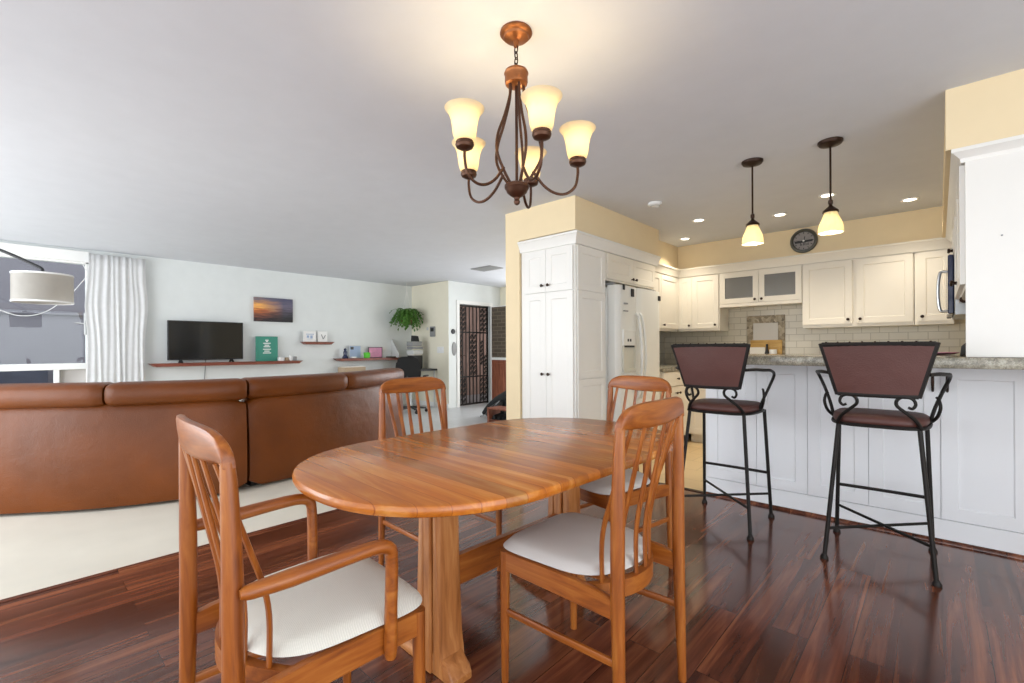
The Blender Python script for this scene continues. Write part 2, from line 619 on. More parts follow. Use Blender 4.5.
def rodbox(bm, a, b, w, h, up=(0, 0, 1), bev=0.003):
    """rectangular bar from a to b, w across, h along up"""
    a, b = Vector(a), Vector(b)
    t = (b - a).normalized()
    u = Vector(up)
    u = (u - t * u.dot(t)).normalized()
    s = t.cross(u)
    vs = []
    for p in (a, b):
        for i, j in ((-1, -1), (1, -1), (1, 1), (-1, 1)):
            vs.append(bm.verts.new(p + s * (w / 2 * i) + u * (h / 2 * j)))
    fs = [(0, 1, 2, 3)[::-1], (4, 5, 6, 7)] + [(i, (i + 1) % 4, 4 + (i + 1) % 4, 4 + i) for i in range(4)]
    fs = [bm.faces.new([vs[i] for i in f]) for f in fs]
    if bev:
        es = list({e for f in fs for e in f.edges})
        bmesh.ops.bevel(bm, geom=es, offset=bev, segments=2, affect='EDGES', profile=0.5)
    return bm


def lathe(bm, prof, cx=0, cy=0, seg=24, cap0=True, cap1=True, close=False):
    rings = []
    for r, z in prof:
        r = max(r, 1e-4)
        rings.append([bm.verts.new((cx + r * math.cos(2 * PI * k / seg), cy + r * math.sin(2 * PI * k / seg), z)) for k in range(seg)])
    m = len(rings)
    for i in range(m if close else m - 1):
        a, b = rings[i], rings[(i + 1) % m]
        for k in range(seg):
            bm.faces.new((a[k], a[(k + 1) % seg], b[(k + 1) % seg], b[k]))
    if not close:
        if cap0:
            bm.faces.new(rings[0][::-1])
        if cap1:
            bm.faces.new(rings[-1])
    return bm


def prism(bm, poly, d0, d1, axis='Z', bev=0.0, seg=1):
    """extrude a 2D polygon between d0 and d1 on the axis"""
    def v(p, d):
        if axis == 'Z':
            return (p[0], p[1], d)
        if axis == 'Y':
            return (p[0], d, p[1])
        return (d, p[0], p[1])
    a = [bm.verts.new(v(p, d0)) for p in poly]
    b = [bm.verts.new(v(p, d1)) for p in poly]
    n = len(poly)
    fs = [bm.faces.new(a[::-1]), bm.faces.new(b)]
    for i in range(n):
        fs.append(bm.faces.new((a[i], a[(i + 1) % n], b[(i + 1) % n], b[i])))
    if bev:
        es = list(fs[0].edges) + list(fs[1].edges)
        bmesh.ops.bevel(bm, geom=es, offset=bev, segments=seg, affect='EDGES', profile=0.5)
    return bm


def ball(bm, c, r, sz=(1, 1, 1), u=16, v=10):
    mt = Matrix.Translation(c) @ Matrix.Diagonal((sz[0], sz[1], sz[2], 1))
    bmesh.ops.create_uvsphere(bm, u_segments=u, v_segments=v, radius=r, matrix=mt)
    return bm


def obj(name, bm, mat, parent=None, smooth=None, loc=None, mods=None):
    bmesh.ops.recalc_face_normals(bm, faces=bm.faces)
    me = bpy.data.meshes.new(name)
    bm.to_mesh(me)
    bm.free()
    me.materials.append(mat)
    o = bpy.data.objects.new(name, me)
    COL.objects.link(o)
    if parent:
        o.parent = parent
    if loc:
        o.location = loc
    if smooth is None:
        smooth = 35
    if smooth:
        try:
            me.shade_smooth()
            me.set_sharp_from_angle(angle=R(smooth))
        except Exception:
            pass
    return o


def B():
    return bmesh.new()


def thing(name, label, cat, loc=(0, 0, 0), rotz=0.0, group=None):
    o = bpy.data.objects.new(name, None)
    COL.objects.link(o)
    o.empty_display_size = 0.1
    o.location = loc
    o.rotation_euler = (0, 0, rotz)
    o['label'] = label
    o['category'] = cat
    if group:
        o['group'] = group
    return o


def tag(o, label, cat, group=None):
    o['label'] = label
    o['category'] = cat
    if group:
        o['group'] = group
    return o


def struct(name, bm, mat, label=None, parent=None, smooth=None):
    o = obj(name, bm, mat, parent, smooth)
    if not parent:
        o['kind'] = 'structure'
        if label:
            o['label'] = label
            o['category'] = name.split('_')[0]
    return o


def dup(root, loc, rotz, label, group=None):
    r = root.copy()
    COL.objects.link(r)
    r.location = loc
    r.rotation_euler = (0, 0, rotz)
    r['label'] = label
    if group:
        r['group'] = group
    for ch in list(root.children):
        c = ch.copy()
        COL.objects.link(c)
        c.parent = r
        for g in list(ch.children):
            d = g.copy()
            COL.objects.link(d)
            d.parent = c
    return r


def box(x0, x1, y0, y1, z0, z1, bev=0.0, seg=1):
    return addbox(B(), x0, x1, y0, y1, z0, z1, bev, seg)


# ================================================================== SETTING
H = 2.42
XL, YB, XR = -8.0, 6.13, 0.75          # TV wall, kitchen back wall, kitchen right wall
YREAR = -2.5
# floors
struct('floor', box(-3.1, 2.2, YREAR, 3.66, -0.1, 0.0), M['planks'], 'dark reddish brown plank floor of the dining area')
bm = B()
addbox(bm, -8.1, -3.1, YREAR, 3.24, -0.1, 0.0)
struct('floor', bm, M['carpet'], 'pale beige carpet of the living room and hall')
struct('floor', addbox(box(-8.1, -3.06, 3.24, 5.7, -0.1, 0.0), -6.94, -3.06, 5.7, 7.15, -.1, 0), M['halltile'], 'pale grey tiled floor of the hall and desk corner')
struct('floor', box(-3.06, XR + .1, 3.66, YB + .1, -0.1, -0.001), M['tile'], 'tan tiled kitchen floor behind the breakfast bar')
struct('trim_1', box(-3.125, -3.095, YREAR, 3.23, 0.0, 0.006, .002), M['planks'], 'dark strip where planks meet carpet')
struct('trim_2', box(-2.25, -1.33, 3.64, 3.68, 0.0, 0.006, .002), M['darkbronze'], 'dark threshold between planks and kitchen tile')
struct('ceiling', box(-8.1, 2.3, YREAR - .1, 7.15, H, H + 0.12), M['ceil'], 'flat pale ceiling over living room, dining area and kitchen')

# TV wall with the window opening  (window y -1.6..0.72, z 0.35..2.26)
WY0, WY1, WZ0, WZ1 = -1.75, 0.72, 0.35, 2.26
bm = B()
addbox(bm, XL - .12, XL, WY1, 5.76, 0, H)
addbox(bm, XL - .12, XL, YREAR - .1, WY0, 0, H)
addbox(bm, XL - .12, XL, WY0, WY1, 0, WZ0)
addbox(bm, XL - .12, XL, WY0, WY1, WZ1, H)
struct('wall_left', bm, M['wall'], 'white living room wall behind the television')
# entry walls
struct('wall_entry', box(XL, -6.8205, 5.64, 5.76, 0, H), M['pale_cream'], 'pale cream wall with the thermostat')
DY0, DY1, DZ = 5.90, 6.74, 2.0
bm = B()
addbox(bm, -6.82049, -6.82, 5.6405, 5.76, 0, H)
addbox(bm, -6.94, -6.82, 5.76, DY0, 0, H)

addbox(bm, -6.94, -6.82, DY1, 7.05, 0, H)
addbox(bm, -6.94, -6.82, DY0, DY1, DZ, H)
struct('wall_hall', bm, M['wall'], 'grey white wall around the entry gate')
bm = B()
addbox(bm, -6.94, -6.1, 7.05, 7.15, 0, H)
addbox(bm, -3.3, -3.06, 7.05, 7.15, 0, H)
addbox(bm, -6.1, -3.3, 7.05, 7.15, 2.25, H)  # unseen gap beneath, made for the added hall lamp
addbox(bm, -6.1, -3.3, 7.05, 7.15, 0, .3)
struct('wall_end', bm, M['pale_cream'], 'cream wall at the end of the hall')
# pantry surround : cream
bm = B()
addbox(bm, -3.06, -2.885, 3.24, 7.05, 0, H)
struct('wall_pantry', bm, M['cream'], 'cream wall and soffit around the pantry cabinets')
struct('wall_pantry_soffit', box(-2.885, -2.25, 3.24, 4.83, 2.135, H), M['cream'], 'cream soffit above the pantry and fridge')
# kitchen shell
struct('wall_kitchen_left', box(-2.90, -2.78, 4.83, YB, 0, H), M['subwayY'], 'kitchen side wall beside the fridge')
struct('wall_back', box(-2.90, XR + .1, YB, YB + .12, 0, H), M['subway'], 'kitchen back wall with cream subway tile')
bm = B()
addbox(bm, -2.78, XR, 5.82, YB, 2.12, H)
struct('wall_soffit_side', box(-2.78, -2.46, 4.835, 5.8195, 2.12, H), M['cream'], 'cream soffit over the side wall cabinets')
struct('wall_soffit', bm, M['cream'], 'cream soffit above the kitchen wall cabinets')
struct('wall_right_soffit', box(0.03, XR, 3.2, 5.82, 2.115, H), M['cream'], 'cream soffit above the tall cabinet on the right')
bm = B()
addbox(bm, XR, XR + .1, 3.2, YB, 0, H)
addbox(bm, XR + .1, 2.2, 3.2, 3.3, 0, H)
struct('wall_kitchen_right', bm, M['cream'], 'cream wall on the right of the kitchen')
bm = B()
addbox(bm, 2.2, 2.3, 2.7, 3.3, 0, H)
addbox(bm, 2.2, 2.3, YREAR, -2.1, 0, H)
addbox(bm, 2.2, 2.3, -2.1, 2.7, 2.25, H)  # opening under this header was invented to let light in from the right
struct('wall_right', bm, M['pale_cream'], 'cream dining room wall on the right with a wide unseen opening added for light')
# baseboards
struct('baseboard_left', box(XL, XL + .012, WY1, 5.64, 0, 0.09, .003), M['trim'])
struct('baseboard_entry', box(XL + .012, -6.825, 5.628, 5.64, 0, 0.09, .003), M['trim'])
struct('baseboard_pantry', box(-3.06, -2.885, 3.228, 3.24, 0, 0.09, .003), M['trim'])

# --- window on the TV wall
w = obj('window_1', (lambda bm: (
    addbox(bm, XL - .10, XL + .015, WY0, WY0 + .05, WZ0, WZ1, .004),
    addbox(bm, XL - .10, XL + .015, WY1 - .05, WY1, WZ0, WZ1, .004),
    addbox(bm, XL - .10, XL + .015, WY0, WY1, WZ1 - .03, WZ1, .004),
    addbox(bm, XL - .10, XL + .03, WY0, WY1, WZ0, WZ0 + .05, .004),
    addbox(bm, XL - .10, XL + .035, WY0, WY1, 0.895, 0.972, .006),
    addbox(bm, XL - .09, XL + .02, 0.375, 0.425, WZ0, 0.9, .004),
    addbox(bm, XL - .09, XL + .02, -0.72, -0.67, WZ0, 0.9, .004), bm)[-1])(B()), M['trim'])
w['kind'] = 'structure'
w['label'] = 'white framed living room window with a low transom rail'
w['category'] = 'window'
obj('pane', box(XL - .05, XL - .044, WY0 + .05, WY1 - .05, 0.97, WZ1 - .03), M['pane'], w)
obj('pane', box(XL - .05, XL - .044, WY0 + .05, -0.70, WZ0 + .05, 0.9), M['pane'], w)
obj('pane', box(XL - .05, XL - .044, -0.68, 0.38, WZ0 + .05, 0.9), M['pane'], w)
obj('solid_panel', box(XL - .05, XL - .044, 0.42, WY1 - .05, WZ0 + .05, 0.9), M['panel'], w)
struct('trim_3', box(XL, XL + .06, WY0 - .2, .70, 2.25, 2.385, .006), M['trim'], 'white curtain header above the window')
# what lies beyond the window: a shaded patio wall
bm = B()
addbox(bm, -11.2, -11.0, -6, 4.4, -0.2, 1.74)
struct('wall_exterior', bm, M['stucco'], 'grey stucco garden wall beyond the window')
bm = B()
addbox(bm, -11.2, -10.95, -6, 4.4, 1.74, 1.80)
addbox(bm, -11.2, -11.02, -6, 4.4, 1.80, 3.4)
struct('wall_exterior_upper', bm, M['stucco'], 'grey upper wall beyond the window')
struct('floor_exterior', box(-11.2, -8.12, -6, 8.2, -0.25, -0.15), M['ground'], 'concrete patio outside the window')
o = obj('patio_cabinet', box(-10.9, -10.3, -1.6, .42, -0.15, 0.86, .01), M['patio'])
tag(o, 'dark bluish low cabinet on the patio seen under the window rail', 'cabinet')
# beyond the gate
struct('wall_fence', box(-8.6, -8.5, 5.2, 9.5, -0.15, 2.6), M['fence'], 'brown plank fence beyond the entry gate')
struct('floor_porch', box(-8.5, -6.94, 5.76, 9.5, -0.25, -0.01), M['stuccodark'], 'grey porch floor beyond the entry gate')

# --- entry doorway: frame, iron gate, open door leaf
bm = B()
addbox(bm, -6.84, -6.795, DY0 - .07, DY0, 0, DZ + .07, .006)
addbox(bm, -6.84, -6.795, DY1, DY1 + .07, 0, DZ + .07, .006)
addbox(bm, -6.84, -6.797, DY0, DY1, DZ, DZ + .07, .0)
struct('trim_4', bm, M['trim'], 'white casing around the entry gate')
g = thing('security_gate', 'black wrought iron security gate with scroll columns in the entry doorway', 'gate', (-6.88, (DY0 + DY1) / 2, 0))
hw = (DY1 - DY0) / 2 - .005
bm = B()
for a in (-hw, hw - .035):
    addbox(bm, -.016, .016, a, a + .035, 0.01, DZ - .005, .002)
for z in (0.02, 0.56, 1.44, DZ - .04):
    addbox(bm, -.016, .016, -hw, hw, z, z + .03, .002)
obj('gate_frame', bm, M['iron'], g)
ys = [-hw + .035 + (2 * hw - .07) * i / 8 for i in range(1, 8)]
for y in ys:
    b2 = B()
    addbox(b2, -.009, .009, y - .009, y + .009, 0.03, DZ - .02, .001)
    obj('bar', b2, M['iron'], g)


def scrollcol(y0, z0, z1, n):
    b2 = B()
    h = (z1 - z0) / n
    for i in range(n):
        zc = z0 + h * (i + .5)
        for s in (-1, 1):
            pts = []
            for k in range(15):
                an = k / 14 * 2.2 * PI
                rr = h * 0.30 * (1 - k / 22)
                pts.append((0, y0 + s * (.006 + rr * math.sin(an)) * 0.95, zc + s * h * .18 + rr * math.cos(an) * .8))
            tube(b2, pts, .009, 5)
    return b2


gap = ys[1] - ys[0]
for y0, z0, z1, n in ((-hw + .035 + gap / 2, 0.06, 0.55, 5), (-hw + .035 + gap / 2, 0.6, 1.42, 8), (-hw + .035 + gap / 2, 1.48, 1.95, 5),
                      (ys[2] + gap / 2, 0.6, 1.42, 8), (ys[5] + gap / 2, 0.06, 0.55, 5), (ys[5] + gap / 2, 0.8, 1.3, 6), (ys[5] + gap / 2, 1.48, 1.95, 5),
                      (ys[6] + gap / 2, 1.48, 1.95, 5), (ys[6] + gap / 2, 0.06, 0.55, 5), (ys[3] + gap / 2, 0.6, 1.42, 8), (ys[0] + gap / 2, 0.06, 0.55, 5), (ys[6] + gap / 2, 0.6, 1.0, 5), (ys[0] + gap / 2, 1.48, 1.95, 5)):
    obj('scroll_panel', scrollcol(y0, z0, z1, n), M['iron'], g)
b2 = B()
addbox(b2, .016, .03, -hw + .04, -hw + .085, 0.95, 1.12, .003)
tube(b2, [(.03, -hw + .06, 1.0), (.06, -hw + .06, 1.0), (.06, -hw + .16, 1.0)], .009, 8)
obj('lock', b2, M['darkbronze'], g)

d = thing('entry_door', 'open front door leaf with dark upper glass and reddish wooden lower panel', 'door', (-6.80, DY1 - .01, 0))
bm = B()
addbox(bm, 0.01, 0.05, -.02, .02, .01, 1.99, .003)
addbox(bm, 0.785, 0.85, -.02, .02, .01, 1.99, .003)
addbox(bm, 0.05, 0.785, -.02, .02, 1.975, 1.99, .003)
addbox(bm, 0.05, 0.785, -.02, .02, .01, .04, .003)
addbox(bm, 0.05, 0.785, -.024, .024, 0.90, 0.95, .003)
obj('door_frame', bm, M['trim'], d)
obj('glass_panel', box(0.05, 0.785, -.008, .008, 0.95, 1.975), M['brick'], d)
bm = B()
addbox(bm, 0.05, 0.785, -.012, .012, .04, .90)
for x in (.17, .45):
    addbox(bm, x, x + .22, -.018, .018, .22, .83, .006)
obj('lower_panel', bm, M['doorwood'], d)
bm = B()
lathe(bm, [(.022, 0), (.022, .008), (.01, .012), (.01, .03), (.026, .045), (.024, .06), (.005, .066)], seg=14)
k = obj('handle', bm, M['darkbronze'], d)
k.rotation_euler = (R(90), 0, 0)
k.location = (.80, -.02, 1.0)

# wall bits in the hall
t = thing('wall_thermostat', 'slim grey thermostat on the pale cream wall', 'thermostat', (-7.29, 5.64, 1.47))
obj('body', box(-.075, .075, -.028, 0, -.10, .10, .01, 2), M['grey'], t)
obj('display', box(-.05, .05, -.031, -.027, .0, .07, .001), M['black'], t)
o = obj('wall_sensor', lathe(B(), [(.03, 0), (.03, .012), (.022, .02), (.002, .022)], seg=16), M['lightgrey'])
o.rotation_euler = (R(90), 0, 0)
o.location = (-7.46, 5.64, 1.53)
tag(o, 'small round white sensor left of the thermostat', 'sensor')
t = thing('light_switch', 'white switch plate low on the cream wall below the thermostat', 'switch', (-7.06, 5.64, 1.11))
obj('plate', box(-.10, .10, -.008, 0, -.06, .06, .004), M['white'], t)
for x in (-.05, .05):
    obj('rocker', box(x - .02, x + .02, -.014, -.006, -.035, .035, .003), M['white'], t)
o = obj('door_chime', lathe(B(), [(.001, -.01), (.045, 0), (.05, .01), (.04, .025), (.02, .03), (.001, .031)], seg=18), M['black'])
o.rotation_euler = (0, R(90), 0)
o.location = (-6.82, 5.745, 1.46)
tag(o, 'round black chime on the white wall beside the gate', 'chime')
o = obj('wall_plaque', lathe(B(), [(.001, -.004), (.055, 0), (.055, .01), (.045, .018), (.001, .022)], seg=22), M['grey'])
o.rotation_euler = (0, R(90), 0)
o.scale = (2.4, 1, 1)
o.location = (-6.82, 5.77, 1.13)
tag(o, 'long oval grey plaque hanging below the black chime', 'plaque')

# ================================================================== DINING TABLE
TX, TY, TA, TB, TS = -1.304, 1.398, 0.497, 0.518, 0.30
TZ0, TZ1 = 0.698, 0.735
table = thing('dining_table', 'oval reddish cherry wood extending dining table with twin pedestals', 'table', (TX, TY, 0), R(-2))


def slab(y0, y1):
    """slice of the oval top between y0 and y1, with a bullnose rim"""
    bm = B()
    layers = [(0.016, TZ0), (0.004, TZ0 + .006), (0.0, TZ0 + .014), (0.0, TZ1 - .012), (0.004, TZ1 - .004), (0.012, TZ1)]
    n = 70
    vr = []
    for ins, z in layers:
        tip = TB + TS - ins
        lo, hi = max(y0, -tip), min(y1, tip)
        ys = [(lo + hi) / 2 - (hi - lo) / 2 * math.cos(PI * i / n) for i in range(n + 1)]

        def w(y):
            q = max(0.0, abs(y) - TS) / (TB - ins)
            return (TA - ins) * max(0.0, 1 - q ** 2.3) ** (1 / 2.3)
        ring = [(w(y), y, z) for y in ys] + [(-w(y), y, z) for y in reversed(ys)]
        vr.append([bm.verts.new(p) for p in ring])
    m = len(vr[0])
    for i in range(len(vr) - 1):
        for k in range(m):
            bm.faces.new((vr[i][k], vr[i][(k + 1) % m], vr[i + 1][(k + 1) % m], vr[i + 1][k]))
    bm.faces.new(vr[0][::-1])
    bm.faces.new(vr[-1])
    bmesh.ops.remove_doubles(bm, verts=bm.verts, dist=0.0004)
    return bm


obj('tabletop', slab(-0.9, -0.27), M['table'], table)
obj('leaf', slab(-0.2693, 0.2693), M['table'], table)
obj('tabletop', slab(0.27, 0.9), M['table'], table)
M['pedestal'] = wood('pedestal wood', srgb('8a5228'), srgb('ab6d3a'), srgb('c48a55'), 'Z', 0.36, None, 10, 3.5)
M['pedestalX'] = wood('foot wood', srgb('8a5228'), srgb('ab6d3a'), srgb('c48a55'), 'X', 0.36, None, 10, 3.5)
for s in (-1, 1):
    py = s * 0.36
    bm = B()
    addbox(bm, -.020, .020, py - .054, py + .054, .002, TZ0 - .05, .004)
    for sx in (-1, 1):
        prof = [(sx * .022, TZ0 - .05), (sx * .022, .002), (sx * .092, .002), (sx * .080, .06), (sx * .067, .14), (sx * .063, .22), (sx * .062, TZ0 - .05)]
        if sx < 0:
            prof = prof[::-1]
        prism(bm, prof, py - .05, py + .05, 'Y', .018, 3)
    obj('pedestal', bm, M['pedestal'], table)
    bm = B()
    pr = [(-.31, .0), (.13, .0), (.13, .022), (.115, .04), (.08, .075), (-.12, .075), (-.27, .05), (-.31, .03)]
    prism(bm, pr, py - .045, py + .045, 'Y', .008, 2)
    obj('foot', bm, M['pedestalX'], table)
    bm = B()
    prism(bm, [(-.40, TZ0 - .012), (-.34, TZ0 - .05), (.34, TZ0 - .05), (.40, TZ0 - .012)], py - .04, py + .04, 'Y', .004)
    obj('top_batten', bm, M['pedestalX'], table)
bm = B()
addbox(bm, -.016, .016, -.31, .31, .26, .37, .004)
obj('stretcher', bm, M['teaky'], table)
for sx in (-1, 1):
    obj('slide_rail', box(sx * .24 - .03, sx * .24 + .03, -.55, .55, TZ0 - .0415, TZ0 - .0005, .003), M['pedestal'], table)


# ================================================================== DINING CHAIRS
def bow(x, a=.215, d=.045):
    return d * (1 - min(1, abs(x) / a) ** 2)


def make_chair(name, label, arms, seatmat):
    t = thing(name, label, 'chair')
    # back posts, which are the rear legs
    for s in (-1, 1):
        bm = B()
        tube(bm, [(s * .222, -.230, 0), (s * .220, -.225, .2), (s * .218, -.221, .42), (s * .216, -.221, .66), (s * .213, -.225, .84), (s * .211, -.228, .908)],
             [.0135, .0175, .0205, .0205, .0165, .0135], 14, 5)
        obj('back_post', bm, M['teak'], t)
    # crest rail: bowed arch board
    bm = B()
    n = 28
    thick = .024
    rows = []
    for i in range(n + 1):
        u = -1 + 2 * i / n
        x = .224 * math.sin(u * PI / 2) if abs(u) < 1 else .224 * u
        a = abs(x) / .224
        top = .905 + .070 * (1 - a ** 4.5) ** .42 if a < 1 else .905
        bot = .893 + .012 * a ** 2 if a < .86 else .902 - .006 * ((a - .86) / .14)
        yb = -.228 - bow(x, .224, .026)
        rows.append((x, yb, top, bot))
    vs = []
    for x, y, top, bot in rows:
        m = (top + bot) / 2
        hh = (top - bot) / 2
        ring = []
        for k in range(12):
            an = 2 * PI * k / 12
            cz = math.copysign(abs(math.sin(an)) ** .55, math.sin(an))
            cy = math.copysign(abs(math.cos(an)) ** .55, math.cos(an))
            ring.append(bm.verts.new((x, y + cy * thick / 2 - (cz * hh) * .12, m + cz * hh)))
        vs.append(ring)
    for i in range(n):
        for k in range(12):
            bm.faces.new((vs[i][k], vs[i][(k + 1) % 12], vs[i + 1][(k + 1) % 12], vs[i + 1][k]))
    bm.faces.new(vs[0][::-1])
    bm.faces.new(vs[-1])
    obj('crest_rail', bm, M['teakx'], t, smooth=50)
    # slats
    for i in range(6):
        x = -.160 + .064 * i
        xt = x * 1.05
        yb = -.098 - bow(x, .215, .09)
        yt = -.228 - bow(xt, .224, .026)
        pts = [(xt, yt, .90), (xt * .99, yt * .68 + yb * .32, .80), (x, yt * .36 + yb * .64, .70), (x, yt * .10 + yb * .90, .615), (x, yb + .001, .54), (x, yb, .425)]
        bm = B()
        tube(bm, pts, [.0085, .0095, .0105, .0105, .0095, .009], 8, 5, flat=(1.15, .62), up=(1, 0, 0))
        obj('slat', bm, M['teak'], t)
    # curved rear seat rail
    bm = B()
    n = 16
    prev = None
    for i in range(n + 1):
        x = -.205 + .41 * i / n
        y = -.098 - bow(x, .215, .09)
        sec = [bm.verts.new((x, y - .013, .385)), bm.verts.new((x, y + .013, .385)), bm.verts.new((x, y + .013, .437)), bm.verts.new((x, y - .013, .437))]
        if prev:
            for k in range(4):
                bm.faces.new((prev[k], prev[(k + 1) % 4], sec[(k + 1) % 4], sec[k]))
        else:
            bm.faces.new(sec[::-1])
        prev = sec
    bm.faces.new(prev)
    obj('rear_rail', bm, M['teakx'], t)
    # side aprons
    for s in (-1, 1):
        bm = B()
        poly = [(-.215, .375), (.215, .383), (.215, .447), (-.08, .447), (-.17, .438), (-.215, .430)]
        prism(bm, poly, s * .217 - .011, s * .217 + .011, 'X', .003)
        obj('side_rail', bm, M['teaky'], t)
        bm = B()
        tube(bm, [(s * .215, .213, 0), (s * .216, .211, .22), (s * .217, .208, .447)], [.0125, .016, .0175], 14, 4)
        obj('front_leg', bm, M['teak'], t)
        bm = B()
        rodbox(bm, (s * .217, .205, .243), (s * .219, -.225, .255), .014, .022, bev=.004)
        obj('stretcher', bm, M['teaky'], t)
    obj('front_rail', box(-.205, .205, .198, .220, .383, .447, .003), M['teakx'], t)
    # upholstered seat
    bm = B()
    nx, ny = 22, 22
    grid = {}
    for top in (0, 1):
        for i in range(nx + 1):
            for j in range(ny + 1):
                u, v = -1 + 2 * i / nx, -1 + 2 * j / ny
                rad = 0.42
                # rounded square: superellipse pull of the corners
                k = 5.0
                m = (abs(u) ** k + abs(v) ** k) ** (1 / k) if (u or v) else 0
                q = max(abs(u), abs(v))
                f = q / m if m > 0 else 1
                uu, vv = u * f, v * f
                wx = .236 - .018 * (1 - (vv + 1) / 2)
                x = uu * wx
                yk = -.105 - bow(x, .235, .075)
                y = yk + (.252 - yk) * (vv + 1) / 2
                edge = max(abs(u), abs(v))
                if top:
                    z = .456 + .030 * (1 - edge ** 5) ** .5 + .006 * (1 - u * u) * (1 - v * v)
                else:
                    z = .456 - .012 * (1 - edge ** 12) ** .5
                grid[top, i, j] = bm.verts.new((x, y, z))
    for top in (0, 1):
        for i in range(nx):
            for j in range(ny):
                f = [grid[top, i, j], grid[top, i + 1, j], grid[top, i + 1, j + 1], grid[top, i, j + 1]]
                bm.faces.new(f if top else f[::-1])
    bmesh.ops.remove_doubles(bm, verts=bm.verts, dist=.0006)
    obj('seat', bm, seatmat, t, smooth=80)
    if not arms:
        for ch_ in t.children:
            ch_.data.transform(Matrix.Diagonal((.935, 1, 1, 1)))
    if arms:
        for s in (-1, 1):
            bm = B()
            pts = [(s * .243, -.215, .652), (s * .244, -.195, .653), (s * .247, -.12, .655), (s * .250, .00, .660), (s * .250, .070, .660), (s * .249, .104, .648), (s * .247, .113, .615), (s * .243, .113, .50), (s * .240, .113, .40), (s * .239, .113, .375)]
            tube(bm, pts, [.010, .017, .0205, .019, .018, .0175, .0165, .0165, .0175, .014], 14, 5, flat=(1.0, .92), up=(1, 0, 0))
            obj('armrest', bm, M['teaky'], t, smooth=60)
    return t


sidechair = make_chair('dining_chair', 'armless teak dining chair nearest the camera at the table corner, grey seat showing', False, M['seatgrey'])
sidechair.location = (-0.875, 1.34, 0)
sidechair.rotation_euler = (0, 0, R(90))
sidechair['group'] = 'teak dining chairs around the table'
dup(sidechair, (-1.865, 1.49, 0), R(-90), 'teak dining chair with its back to the brown leather sofa', 'teak dining chairs around the table')
dup(sidechair, (-1.265, 2.12, 0), R(168), 'teak dining chair at the far table end before the fridge', 'teak dining chairs around the table')
armchair = make_chair('dining_armchair', 'teak dining armchair with cream woven seat in the left foreground', True, M['seat'])
armchair.location = (-1.235, 0.53, 0)
armchair.rotation_euler = (0, 0, R(-2.8))
armchair['group'] = 'teak dining chairs around the table'


